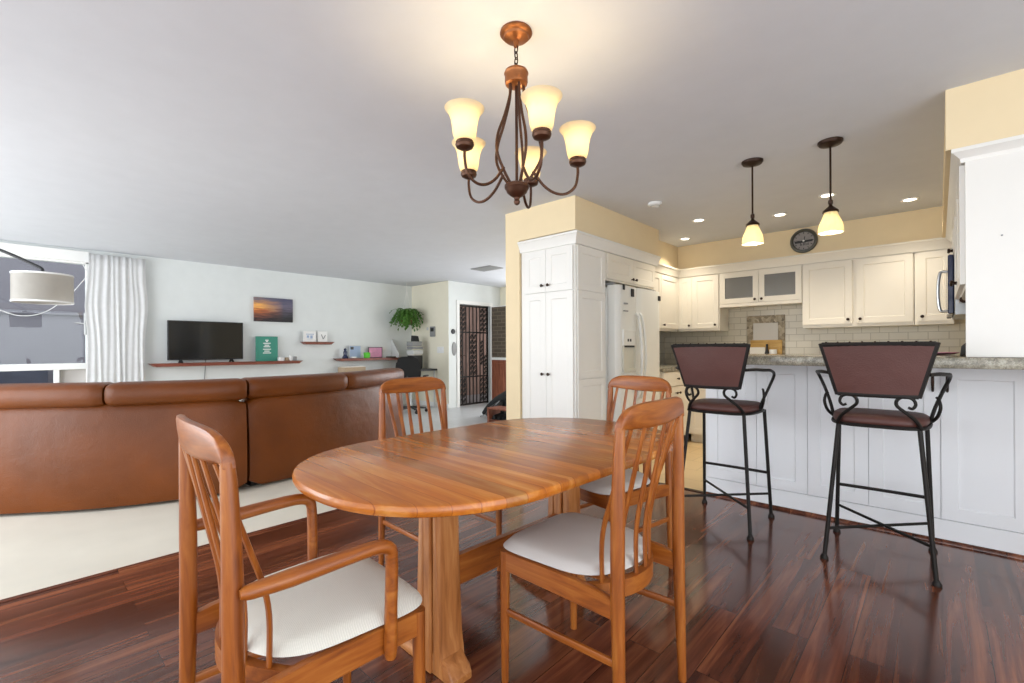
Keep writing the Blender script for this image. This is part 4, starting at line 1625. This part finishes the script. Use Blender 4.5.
def pendant(x, y, lb):
    t = thing('pendant_light', lb, 'pendant lamp', (x, y, H), group='pendant lamps over the breakfast bar')
    obj('canopy', lathe(B(), [(.068, -.0005), (.068, -.010), (.060, -.022), (.030, -.030), (.012, -.036), (.001, -.036)], seg=32), M['darkbronze'], t)
    bm = B()
    tube(bm, [(0, 0, -.03), (0, 0, -.375)], .006, 10)
    lathe(bm, [(.006, -.365), (.013, -.372), (.013, -.392), (.009, -.398), (.006, -.40)], seg=14)
    obj('rod', bm, M['darkbronze'], t)
    obj('socket_cap', lathe(B(), [(.008, -.395), (.012, -.408), (.026, -.420), (.042, -.436), (.044, -.448), (.001, -.448)], seg=24), M['darkbronze'], t)
    prof = [(.034, -.444), (.040, -.465), (.050, -.49), (.060, -.515), (.066, -.54), (.068, -.572), (.066, -.574), (.063, -.54), (.057, -.515), (.047, -.49), (.037, -.466), (.031, -.446)]
    bm = B()
    seg = 48
    rings = []
    for r_, z in prof:
        rings.append([bm.verts.new(((r_ * (1 + .018 * math.cos(12 * 2 * PI * k / seg * 1.0))) * math.cos(2 * PI * k / seg), (r_ * (1 + .018 * math.cos(12 * 2 * PI * k / seg))) * math.sin(2 * PI * k / seg), z)) for k in range(seg)])
    m = len(rings)
    for i in range(m):
        a, b2 = rings[i], rings[(i + 1) % m]
        for k in range(seg):
            bm.faces.new((a[k], a[(k + 1) % seg], b2[(k + 1) % seg], b2[k]))
    obj('lamp_shade', bm, M['pendantglass'], t)
    bm = B()
    ball(bm, (0, 0, -.505), .022, (1, 1, 1.25), 14, 10)
    obj('bulb', bm, M['bulb'], t)
    point('pendant_bulb', (x, y, H - .542), 4.5, (1.0, .86, .62), .02)
    return t


pendant(-.945, 3.495, 'left pendant lamp with ribbed amber glass over the bar')
pendant(-.495, 3.495, 'right pendant lamp with ribbed amber glass over the bar')

# chandelier
CX, CY = -1.262, 1.405
ch = thing('chandelier', 'five arm bronze chandelier with alabaster bell shades over the table', 'chandelier', (CX, CY, 0))
obj('canopy', lathe(B(), [(.064, H - .0005), (.066, H - .009), (.060, H - .016), (.052, H - .019), (.049, H - .027), (.028, H - .034), (.012, H - .038), (.010, H - .06), (.001, H - .06)], seg=36), M['copper'], ch)
bm = B()
z = H - .058
k = 0
while z > 2.27:
    pts = []
    for i in range(13):
        a = 2 * PI * i / 12
        u, v = .008 * math.cos(a), .016 * math.sin(a)
        pts.append((u if k % 2 == 0 else 0, 0 if k % 2 == 0 else u, z - .014 + v))
    tube(bm, pts, .0026, 6)
    z -= .024
    k += 1
obj('chain', bm, M['darkbronze'], ch)
obj('collar', lathe(B(), [(.001, 2.272), (.012, 2.272), (.030, 2.262), (.046, 2.258), (.050, 2.248), (.046, 2.240), (.047, 2.215), (.044, 2.205), (.030, 2.198), (.001, 2.198)], seg=30), M['copper'], ch)
obj('hub', lathe(B(), [(.001, 1.800), (.040, 1.800), (.050, 1.794), (.050, 1.782), (.044, 1.774), (.040, 1.764), (.026, 1.752), (.013, 1.744), (.010, 1.736), (.013, 1.728), (.010, 1.718), (.001, 1.713)], seg=30), M['bronze'], ch)
bm = B()
tube(bm, [(0, 0, 2.2), (0, 0, 1.79)], .006, 10)
obj('stem', bm, M['bronze'], ch)
for i in range(5):
    a = R(45 + 72 * i)
    ca, sa = math.cos(a), math.sin(a)
    P3 = lambda r_, z: (r_ * ca, r_ * sa, z)
    bm = B()
    tube(bm, [P3(.030, 2.205), P3(.034, 2.15), P3(.062, 2.06), P3(.094, 1.98), P3(.100, 1.91), P3(.068, 1.845), P3(.036, 1.80)], .0058, 8, 6)
    tube(bm, [P3(.066, 1.852), P3(.11, 1.795), P3(.155, 1.765), P3(.20, 1.762), P3(.238, 1.79), P3(.25, 1.84), P3(.25, 1.875)], .0058, 8, 6)
    arm = obj('arm', bm, M['bronze'], ch)
    bm = B()
    lathe(bm, [(.006, 1.872), (.018, 1.875), (.031, 1.882), (.035, 1.891), (.035, 1.895), (.032, 1.898), (.034, 1.902), (.032, 1.906), (.001, 1.906)], .25 * ca, .25 * sa, 22)
    obj('socket_cup', bm, M['bronze'], arm)
    prof = [(0.0260, 1.9020), (0.0370, 1.9094), (0.0430, 1.9308), (0.0460, 1.9587), (0.0510, 1.9866), (0.0610, 2.0117), (0.0730, 2.0257), (0.0745, 2.0285), (0.0710, 2.0275), (0.0580, 2.0117), (0.0480, 1.9876), (0.0430, 1.9587), (0.0400, 1.9318), (0.0340, 1.9132), (0.0240, 1.9057)]
    bm = B()
    lathe(bm, prof, .25 * ca, .25 * sa, 32, close=True)
    obj('lamp_shade', bm, M['shade'], ch)
    bm = B()
    ball(bm, (.25 * ca, .25 * sa, 1.945), .018, (1, 1, 1.2), 12, 8)
    obj('bulb', bm, M['bulb'], ch)
    point('chandelier_bulb', (CX + .25 * ca, CY + .25 * sa, 1.975), 3.0, (1.0, .80, .48), .02)


# ================================================================== LIVING ROOM: SOFA
def offset_line(pts, d):
    """plan polyline moved by d to its right-hand side normal"""
    out = []
    P2 = [Vector((p[0], p[1])) for p in pts]
    for i in range(len(P2)):
        t = (P2[min(i + 1, len(P2) - 1)] - P2[max(i - 1, 0)]).normalized()
        n = Vector((t.y, -t.x))
        out.append(P2[i] + n * d)
    return out


def smooth2(pts, n):
    return [(v.x, v.y) for v in catmull([(p[0], p[1], 0) for p in pts], n)]


def sweep(bm, line, prof, end_round=0.0):
    """sweep closed profile (d,z) along the plan line; d>0 is to the right of travel"""
    offs = {}
    n = len(line)
    for d, z in prof:
        offs.setdefault(round(d, 5), offset_line(line, d))
    rings = []
    L = [0.0]
    for i in range(1, n):
        L.append(L[-1] + (Vector(line[i]) - Vector(line[i - 1])).length)
    cd = sum(p[0] for p in prof) / len(prof)
    cz = sum(p[1] for p in prof) / len(prof)
    for i in range(n):
        e = min(L[i], L[-1] - L[i])
        k = 1.0
        if end_round and e < end_round:
            q = 1 - e / end_round
            k = 1 - .14 * q ** 2.5
        ring = []
        for d, z in prof:
            dd = cd + (d - cd) * k
            zz = cz + (z - cz) * k
            o = offset_line(line, dd)[i] if k != 1 else offs[round(d, 5)][i]
            ring.append(bm.verts.new((o.x, o.y, zz)))
        rings.append(ring)
    m = len(prof)
    for i in range(n - 1):
        for k in range(m):
            bm.faces.new((rings[i][k], rings[i][(k + 1) % m], rings[i + 1][(k + 1) % m], rings[i + 1][k]))
    bm.faces.new(rings[0][::-1])
    bm.faces.new(rings[-1])
    return bm


def roundprof(d0, d1, z0, z1, r, n=4):
    pts = []
    for cx, cz, a0 in ((d1 - r, z0 + r, -90), (d1 - r, z1 - r, 0), (d0 + r, z1 - r, 90), (d0 + r, z0 + r, 180)):
        for k in range(n + 1):
            a = R(a0 + 90 * k / n)
            pts.append((cx + r * math.cos(a), cz + r * math.sin(a)))
    return pts


def cutline(line, a, b):
    """portion of polyline between arclength fractions a, b"""
    P2 = [Vector(p) for p in line]
    L = [0.0]
    for i in range(1, len(P2)):
        L.append(L[-1] + (P2[i] - P2[i - 1]).length)
    T = L[-1]

    def at(s):
        for i in range(1, len(P2)):
            if L[i] >= s - 1e-9:
                f = (s - L[i - 1]) / max(1e-9, L[i] - L[i - 1])
                return P2[i - 1].lerp(P2[i], f)
        return P2[-1]
    out = [at(a * T + (b - a) * T * k / 24) for k in range(25)]
    return [(p.x, p.y) for p in out]


def sofa(label, pts, heads, z_back=.735, mats=None):
    line = smooth2(pts, 8)
    c = line[len(line) // 2]
    t = thing('sofa_section', label, 'sofa', (c[0], c[1], 0), group='brown leather sectional sofa')
    loc = [(p[0] - c[0], p[1] - c[1]) for p in line]
    lt = M['leather']
    back = [(-.035, .018), (.0, .024), (.012, .10), (.010, .40), (-.010, .68), (-.022, .735), (-.050, .757), (-.20, .757), (-.235, .72), (-.23, .35), (-.22, .06), (-.08, .055), (-.08, .018)]
    full = cutline(loc, 0, 1)
    obj('back', sweep(B(), full, back, .015), lt, t, smooth=50)
    obj('plinth', sweep(B(), cutline(loc, .02, .98), [(-.80, 0), (-.09, 0), (-.09, .05), (-.80, .05)]), M['black'], t)
    for a, b2 in heads:
        seg = cutline(loc, a, b2)
        hp = []
        for k in range(20):
            an = 2 * PI * k / 20
            cc, ss = math.cos(an), math.sin(an)
            hp.append((-.125 + .148 * math.copysign(abs(cc) ** .6, cc), .812 + .088 * math.copysign(abs(ss) ** .62, ss)))
        obj('headrest', sweep(B(), seg, hp, .045), lt, t, smooth=60)
        obj('seat_cushion', sweep(B(), cutline(loc, a + .005, b2 - .005), roundprof(-.88, -.24, .22, .46, .07), .06), lt, t, smooth=60)
    obj('base', sweep(B(), cutline(loc, .0, 1.), roundprof(-.84, -.20, .06, .24, .02), .0), lt, t, smooth=50)
    return t


sofa('long brown leather sofa section at the left with its back to the dining area', [(-5.55, -1.05), (-5.12, -.58), (-4.70, -.06), (-4.36, .38), (-4.17, .78), (-4.08, 1.10), (-4.055, 1.285)], [(0.0, .34), (.345, .685), (.69, 1.0)])
sofa('brown leather sofa section on the right curving away toward the desk', [(-4.10, 1.318), (-4.13, 1.7), (-4.20, 2.05), (-4.30, 2.35), (-4.44, 2.68), (-4.66, 3.05), (-4.86, 3.3)], [(0.0, .44), (.445, 1.0)])

# ================================================================== LIVING ROOM WALL
def wallshelf(label, y0, y1, z, d=.24, th=.045, cut=.06, grp='red brown floating wall shelves'):
    bm = B()
    prism(bm, [(y0, z), (y0 + cut, z - th), (y1 - cut, z - th), (y1, z)], XL + .001, XL + d, 'X', .003)
    o = obj('wall_shelf', bm, M['shelf'])
    tag(o, label, 'shelf', grp)
    return o


ZS = .948
wallshelf('long red brown floating shelf under the television', 1.29, 3.31, ZS)
wallshelf('short red brown floating shelf holding two small prints', 3.36, 3.91, 1.262, .14)
wallshelf('red brown floating shelf with photos above the sofa end', 3.94, 5.30, .965, .22)
tv = thing('television', 'black flat television standing on the long wall shelf', 'television', (XL + .11, 1.97, ZS))
obj('bezel', box(-.02, .02, -.475, .475, .04, .60, .005), M['black'], tv)
obj('screen', box(.019, .023, -.460, .460, .058, .588, .0), M['screen'], tv)
for y in (-.32, .32):
    bm = B()
    rodbox(bm, (0, y, .045), (.08, y, .004), .03, .012)
    rodbox(bm, (0, y, .045), (-.08, y, .004), .03, .012)
    obj('foot', bm, M['black'], tv)
bm = B()
tube(bm, [(-.09, .0, .2), (-.098, .005, -.02), (-.1, -.01, -.3), (-.1, .02, -.6)], .006, 6, 5)
obj('cord', bm, M['grey'], tv)
p = obj('sunset_picture', box(XL + .001, XL + .035, 2.635, 3.232, 1.585, 1.97, .002), M['sunset'])
tag(p, 'sunset seascape canvas hanging above the green sign', 'picture')
sg = thing('framed_sign', 'green sign with rows of white lettering leaning on the long shelf', 'sign', (XL + .06, 2.81, ZS))
obj('frame', (lambda bm: (addbox(bm, -.012, .012, -.165, -.145, 0, .395, .003), addbox(bm, -.012, .012, .145, .165, 0, .395, .003), addbox(bm, -.012, .012, -.145, .145, .375, .395, .003), addbox(bm, -.012, .012, -.145, .145, 0, .02, .003), bm)[-1])(B()), M['teal'], sg)
obj('panel', box(-.008, .006, -.145, .145, .02, .375), M['teal'], sg)
bm = B()
for z, wd in ((.335, .05), (.315, .03), (.285, .11), (.255, .07), (.230, .10), (.19, .12), (.16, .08), (.13, .12)):
    addbox(bm, .006, .0075, -wd / 2, wd / 2, z - .007, z + .007)
obj('lettering', bm, M['white'], sg)
for i in range(7):
    pass
small = [('white_box', 'small white box right of the green sign', 'box', 3.00, .045, .06, 'white'),
         ('tan_cup', 'small tan cup between white box and jar', 'cup', 3.09, .03, .055, 'card'),
         ('spice_jar', 'small white jar near the right end of the long shelf', 'jar', 3.155, .028, .085, 'white'),
         ('votive_cup', 'small grey cup at the right end of the long shelf', 'cup', 3.225, .026, .07, 'grey')]
for nm, lb, ct, y, r_, h_, m in small:
    if nm == 'white_box':
        o = obj(nm, box(-.04, .04, -.04, .04, 0, h_, .006), M[m])
    else:
        o = obj(nm, lathe(B(), [(r_ * .8, 0), (r_, .006), (r_, h_ * .75), (r_ * .8, h_), (r_ * .7, h_), (r_ * .7, h_ - .01), (.001, h_ - .01)], seg=16, cap1=False), M[m])
    o.location = (XL + .13, y, ZS)
    tag(o, lb, ct)


def frame(name, label, y, z, w, h, mat, inner, x=.06, fw=.012, extra=None):
    t = thing(name, label, 'picture frame', (XL + x, y, z))
    bm = B()
    addbox(bm, -.008, .008, -w / 2, -w / 2 + fw, 0, h, .002)
    addbox(bm, -.008, .008, w / 2 - fw, w / 2, 0, h, .002)
    addbox(bm, -.008, .008, -w / 2 + fw, w / 2 - fw, 0, fw, .002)
    addbox(bm, -.008, .008, -w / 2 + fw, w / 2 - fw, h - fw, h, .002)
    obj('frame', bm, mat, t)
    obj('print', box(-.006, .003, -w / 2 + fw, w / 2 - fw, fw, h - fw), inner, t)
    if extra:
        bm = B()
        for y0, y1, z0, z1 in extra[0]:
            addbox(bm, .003, .0045, y0, y1, z0, z1)
        obj('print_mark', bm, extra[1], t)
    return t


frame('print_card', 'white print with pale blue lines on the short shelf', 3.50, 1.262, .22, .185, M['white'], M['white'],
      extra=([(-.06, .07, .125, .137), (-.05, -.01, .07, .11), (.01, .05, .06, .11), (-.04, .05, .045, .052)], M['blue']))
t = frame('print_card', 'white print with a dark V shaped figure on the short shelf', 3.725, 1.262, .17, .185, M['white'], M['white'])
bm = B()
rodbox(bm, (.004, -.02, .13), (.004, .01, .05), .014, .003, up=(1, 0, 0), bev=0)
rodbox(bm, (.004, .05, .12), (.004, .015, .05), .014, .003, up=(1, 0, 0), bev=0)
obj('print_mark', bm, M['grey'], t)
frame('photo_frame', 'pale blue photo with a dark blob on the right shelf', 4.34, .965, .24, .235, M['lightgrey'], M['blue'], extra=([(-.09, -.03, .16, .21)], M['black']))
frame('photo_frame', 'dark framed pink photo on the right shelf', 4.76, .965, .30, .205, M['black'], M['pink'])
bm = B()
lathe(bm, [(.05, 0), (.055, .02), (.03, .06), (.035, .11), (.02, .15), (.028, .17), (.001, .19)], seg=14)
o = obj('figurine', bm, M['navy'])
o.location = (XL + .11, 4.12, .965)
tag(o, 'dark bluish figurine at the left end of the right shelf', 'figurine')
o = obj('dish', lathe(B(), [(.03, 0), (.05, .012), (.055, .03), (.05, .03), (.001, .012)], seg=16, cap1=False), M['white'])
o.location = (XL + .17, 4.25, .965)
tag(o, 'small white dish before the pale blue photo', 'dish')
o = obj('paper_stack', box(-.05, .05, -.07, .07, 0, .03, .004), M['paper'])
o.location = (XL + .12, 5.19, .965)
tag(o, 'small stack of white paper beside the black remote', 'paper')
t = thing('green_tub', 'bright green tub between the two photos on the right shelf', 'tub', (XL + .15, 4.53, .965))
obj('body', lathe(B(), [(.045, 0), (.055, .01), (.06, .085), (.055, .085), (.001, .08)], seg=18, cap1=False), M['green'], t)
obj('lid', lathe(B(), [(.062, .086), (.062, .10), (.03, .108), (.001, .108)], seg=18), M['green'], t)
o = obj('remote_control', box(-.025, .025, -.10, .10, 0, .025, .006), M['black'])
o.location = (XL + .15, 5.05, .965)
tag(o, 'black remote control lying on the right shelf', 'remote')

# curtain
t = thing('curtain', 'white pleated floor length curtain beside the window', 'curtain', (XL + .11, .965, 0))
bm = B()
nz, ny = 14, 150
rows = []
for j in range(nz + 1):
    v = j / nz
    z = .03 + v * 2.33
    half = .285 + .035 * math.exp(-((v - .72) / .12) ** 2) + .01 * (1 - v)
    row = []
    for i in range(ny + 1):
        u = -1 + 2 * i / ny
        amp = .0095
        x = amp * math.sin(u * 9.5 * PI) * (0.8 + .2 * math.sin(u * 5 + 1)) + .004 * math.sin(u * 21 + v * 3)
        row.append(bm.verts.new((x, u * half + .008 * math.sin(v * 5 + u * 9), z)))
    rows.append(row)
for j in range(nz):
    for i in range(ny):
        bm.faces.new((rows[j][i], rows[j][i + 1], rows[j + 1][i + 1], rows[j + 1][i]))
c = obj('cloth', bm, M['curtain'], t, smooth=80)
md = c.modifiers.new('thickness', 'SOLIDIFY')
md.thickness = .004
bm = B()
for i in range(11):
    y = -.25 + .05 * i
    addbox(bm, -.028, -.012, y - .006, y + .006, 2.24, 2.365, .002)
obj('heading_tape', bm, M['curtain'], t)
# blind cord looping across the window
bm = B()
tube(bm, [(XL + .055, .60, 2.30), (XL + .055, .655, 2.18), (XL + .055, .675, 2.09), (XL + .055, .62, 1.98), (XL + .055, .50, 1.80), (XL + .055, .30, 1.60), (XL + .055, .10, 1.545), (XL + .055, -.10, 1.62), (XL + .055, -.5, 1.85), (XL + .055, -.8, 2.15)], .004, 6, 8)
o = obj('blind_cord', bm, M['white'])
tag(o, 'thin white cord looping across the window', 'cord')
o = obj('window_handle', (lambda bm: (addbox(bm, 0, .02, -.012, .012, -.14, .14, .004), tube(bm, [(.02, 0, 0), (.05, 0, 0), (.05, -.10, .01)], .008, 8), bm)[-1])(B()), M['lightgrey'])
o.location = (XL + .016, .66, 1.47)
tag(o, 'pale upright handle on the window edge by the curtain', 'handle')

# arc lamp
al = thing('arc_lamp', 'arching black floor lamp with a pale drum shade over the sofa', 'lamp', (-6.3, -1.55, 0))
obj('base', lathe(B(), [(.17, 0), (.17, .03), (.15, .045), (.02, .05), (.001, .05)], seg=32), M['black'], al)
LX, LY, LZ = 1.01, 1.74, 1.63   # shade centre relative to the base
bm = B()
tube(bm, [(0, 0, .045), (-.02, -.02, .9), (.02, .05, 1.55), (.25, .45, 1.98), (.55, .95, 2.08), (.82, 1.40, 1.97), (.97, 1.70, 1.815), (LX, LY, 1.765)], .012, 10, 8)
obj('pole', bm, M['black'], al)
bm = B()
lathe(bm, [(.045, LZ + .114), (.045, LZ + .128), (.012, LZ + .14), (.012, LZ + .114)], LX, LY, 16)
for k in range(3):
    a = 2 * PI * k / 3
    tube(bm, [(LX, LY, LZ + .112), (LX + .177 * math.cos(a), LY + .177 * math.sin(a), LZ + .110)], .004, 6)
obj('shade_fitting', bm, M['black'], al)
bm = B()
lathe(bm, [(.180, LZ - .112), (.180, LZ + .112), (.176, LZ + .112), (.176, LZ - .112)], LX, LY, 48, close=True)
obj('lamp_shade', bm, M['lampshade'], al)
bm = B()
lathe(bm, [(.179, LZ - .116), (.1822, LZ - .116), (.1822, LZ - .103), (.179, LZ - .103)], LX, LY, 48, close=True)
lathe(bm, [(.179, LZ + .103), (.1822, LZ + .103), (.1822, LZ + .116), (.179, LZ + .116)], LX, LY, 48, close=True)
obj('shade_trim', bm, M['white'], al)

# hanging fern
fx, fy = -7.68, 5.30
fn = thing('hanging_fern', 'green fern in a brown basket hanging from the ceiling corner', 'plant', (fx, fy, 0))
obj('pot', lathe(B(), [(.07, 1.61), (.10, 1.63), (.12, 1.71), (.125, 1.75), (.115, 1.75), (.10, 1.72), (.001, 1.72)], seg=24, cap1=False), M['pot'], fn)
bm = B()
for k in range(3):
    a = 2 * PI * k / 3 + .4
    tube(bm, [(.12 * math.cos(a), .12 * math.sin(a), 1.74), (.004 * math.cos(a), .004 * math.sin(a), 2.26)], .004, 5)
tube(bm, [(0, 0, 2.25), (0, 0, H)], .004, 5)
obj('hanger', bm, M['white'], fn)
bm = B()
rnd = random.Random(3)
for k in range(130):
    a = rnd.uniform(0, 2 * PI)
    le = rnd.uniform(.16, .40)
    lift = rnd.uniform(.05, .28)
    droop = rnd.uniform(.15, .46)
    n = 9
    prev = None
    for i in range(n + 1):
        s = i / n
        rr = .03 + le * s * (1 - .15 * s)
        z = 1.75 + lift * math.sin(min(1, s * 1.4) * PI / 2) - droop * s * s
        w_ = .028 * math.sin(PI * min(1, .12 + .88 * s)) + .003
        c = Vector((rr * math.cos(a), rr * math.sin(a), z))
        sd = Vector((-math.sin(a), math.cos(a), 0))
        if prev and i < n:
            # pinnate leaflets
            for sg in (-1, 1):
                m0 = (prev + c) / 2
                tip = m0 + sd * sg * w_ * 1.7 + Vector((math.cos(a), math.sin(a), -.35)) * .018
                v = [bm.verts.new(prev), bm.verts.new(tip + Vector((math.cos(a), math.sin(a), 0)) * .008), bm.verts.new(c)]
                bm.faces.new(v)
        prev = c
obj('foliage', bm, M['fern'], fn, smooth=0)

# desk corner
dk = thing('desk', 'dark desk along the pale cream wall under the fern', 'desk', (-7.56, 5.30, 0))
obj('top', box(-.42, .42, -.33, .32, .71, .745, .004), M['black'], dk)
for x in (-.38, .38):
    for y in (-.29, .28):
        obj('leg', box(x - .012, x + .012, y - .012, y + .012, 0, .71, .002), M['lightgrey'], dk)
pr = thing('printer', 'grey stacked printer and paper trays on the desk below the fern', 'printer', (-7.50, 5.36, .745))
obj('tray', box(-.17, .17, -.15, .15, .0, .26, .008), M['black'], pr)
obj('body', box(-.185, .185, -.17, .16, .28, .36, .012), M['lightgrey'], pr)
obj('scanner_lid', box(-.18, .18, -.165, .16, .385, .43, .012), M['grey'], pr)
obj('paper_tray', box(-.16, .16, -.19, .14, .44, .53, .01), M['grey'], pr)
obj('paper_stack', box(-.14, .14, -.14, .12, .262, .278, .002), M['paper'], pr)
o = obj('desk_speaker', (lambda bm: (prism(bm, [(-.08, 0), (.09, 0), (.05, .13), (-.06, .15)], -.07, .07, 'Y', .012, 2), bm)[-1])(B()), M['black'])
o.location = (-7.50, 5.36, 1.275)
o.scale = (.8, .8, .8)
tag(o, 'black speaker on top of the printer stack', 'speaker')
bm = B()
prism(bm, [(-.14, 0), (.10, 0), (.13, .06), (-.12, .36), (-.14, .36)], -.012, .012, 'Y', .004)
o = obj('wire_stand', bm, M['lightgrey'])
o.location = (-7.86, 5.16, .966)
tag(o, 'pale slanted stand at the right end of the shelf beside the printer', 'stand')
oc = thing('office_chair', 'black mesh office chair at the desk seen from behind', 'chair', (-6.93, 4.86, 0), R(40))
bm = B()
nx, ny = 10, 8
for off in (0, .025):
    g2 = []
    for i in range(nx + 1):
        u = -1 + 2 * i / nx
        row = []
        for j in range(ny + 1):
            v = j / ny
            hw_ = .225 * (1 - .10 * (2 * v - 1) ** 4) * (.86 + .14 * math.sin(PI * min(1, v + .15)))
            zz = .58 + .42 * v - (.05 * abs(u) ** 4 if v > .8 else 0)
            row.append(bm.verts.new((u * hw_, -.22 - .05 * v + .05 * u * u + off, zz)))
        g2.append(row)
    for i in range(nx):
        for j in range(ny):
            bm.faces.new((g2[i][j], g2[i + 1][j], g2[i + 1][j + 1], g2[i][j + 1]))
obj('backrest', bm, M['rubber'], oc, smooth=60)
bm = B()
addbox(bm, -.23, .23, -.20, .24, .43, .50, .03, 3)
obj('seat', bm, M['black'], oc)
bm = B()
tube(bm, [(0, -.12, .45), (0, -.26, .5), (0, -.25, .66)], .018, 8, 5)
obj('back_support', bm, M['black'], oc)
bm = B()
tube(bm, [(0, 0, .08), (0, 0, .43)], .025, 12)
obj('column', bm, M['steel'], oc)
for k in range(5):
    a = 2 * PI * k / 5 + .3
    bm = B()
    tube(bm, [(0, 0, .10), (.27 * math.cos(a), .27 * math.sin(a), .07)], [.025, .014], 8)
    lg = obj('leg', bm, M['black'], oc)
    bm = B()
    ball(bm, (.27 * math.cos(a), .27 * math.sin(a), .03), .03, u=10, v=8)
    obj('caster', bm, M['rubber'], lg)
for s in (-1, 1):
    bm = B()
    tube(bm, [(s * .22, -.02, .46), (s * .27, -.02, .50), (s * .27, -.02, .64)], .014, 8, 4)
    addbox(bm, s * .27 - .03, s * .27 + .03, -.12, .12, .64, .665, .008)
    obj('armrest', bm, M['black'], oc)
for ch_ in pr.children:
    ch_.data.transform(Matrix.Diagonal((.62, .7, 1, 1)))
# console behind the sofa with a box
cs = thing('console_table', 'low pale console against the wall under the right shelf', 'table', (XL + .20, 4.35, 0))
obj('top', box(-.19, .19, -.45, .45, .64, .67, .004), M['white'], cs)
for y in (-.42, .42):
    obj('leg', box(-.18, .18, y - .015, y + .015, 0, .64, .002), M['white'], cs)
bx = thing('storage_box', 'open tan cardboard box standing behind the right sofa section', 'box', (XL + .20, 4.20, .67))
bm = B()
addbox(bm, -.13, .13, -.20, -.19, 0, .14)
addbox(bm, -.13, .13, .19, .20, 0, .14)
addbox(bm, -.13, -.12, -.19, .19, 0, .14)
addbox(bm, .12, .13, -.19, .19, 0, .14)
addbox(bm, -.12, .12, -.19, .19, 0, .01)
obj('body', bm, M['card'], bx)
obj('papers', box(-.115, .115, -.185, .185, .012, .155, .003), M['paper'], bx)
bm = B()
addbox(bm, -.10, .10, -.13, .13, 0, .03, .008)
addbox(bm, -.08, .06, -.10, .05, .032, .06, .01)
o = obj('folded_cloth', bm, M['blue'])
o.location = (XL + .20, 4.60, .67)
tag(o, 'pale blue folded cloth beside the cardboard box', 'cloth')

# hall: shoe bench and backpack
rk = thing('shoe_bench', 'low wooden shoe bench in the hall before the pantry wall', 'bench', (-4.62, 5.05, 0))
bm = B()
addbox(bm, -.42, .42, -.14, .14, .215, .24, .003)
obj('top', bm, M['doorwood'], rk)
for x in (-.41, .41):
    obj('side_panel', box(x - .02, x + .02, -.13, .13, 0, .214, .003), M['doorwood'], rk)
obj('shelf', box(-.39, .39, -.12, .12, .05, .065, .002), M['doorwood'], rk)
for i in range(4):
    bm = B()
    tube(bm, [(0, -.11, .035), (0, -.04, .04), (0, .05, .05), (0, .10, .06)], [.028, .036, .036, .034], 10, 4, flat=(1.0, 1.0))
    addbox(bm, -.036, .036, -.13, .125, 0, .018, .006)
    tube(bm, [(0, .07, .05), (0, .085, .105)], [.036, .034], 10)
    o = obj('shoe', bm, M['rubber'])
    o.location = (-4.92 + .10 * i, 5.045, .0655)
    tag(o, ['black shoe at the left end of the shoe bench', 'second black shoe from the left in the bench', 'third black shoe from the left in the bench', 'fourth black shoe from the left in the bench'][i], 'shoe', 'black shoes in the bench')
bp = thing('backpack', 'black backpack slumped on the hall floor behind the shoe bench', 'backpack', (-5.22, 5.46, 0))
bm = B()
tube(bm, [(-.36, -.12, .05), (-.26, -.06, .11), (-.08, 0, .20), (.15, .02, .31), (.42, .02, .42), (.60, .02, .46)], [.03, .10, .16, .17, .15, .06], 16, 6)
for v in bm.verts:
    v.co.z = max(v.co.z, .003)
obj('body', bm, M['cloth_black'], bp, smooth=70)
bm = B()
tube(bm, [(-.22, -.16, .05), (-.08, -.19, .14), (.06, -.19, .22), (.12, -.16, .30)], [.03, .06, .06, .03], 12, 5)
obj('front_pocket', bm, M['black'], bp, smooth=70)
bm = B()
tube(bm, [(-.36, -.18, .012), (-.27, -.17, .04), (-.15, -.19, .11), (.0, -.24, .20), (.12, -.22, .30)], .010, 6, 6, flat=(1.6, .6))
obj('strap', bm, M['grey'], bp)
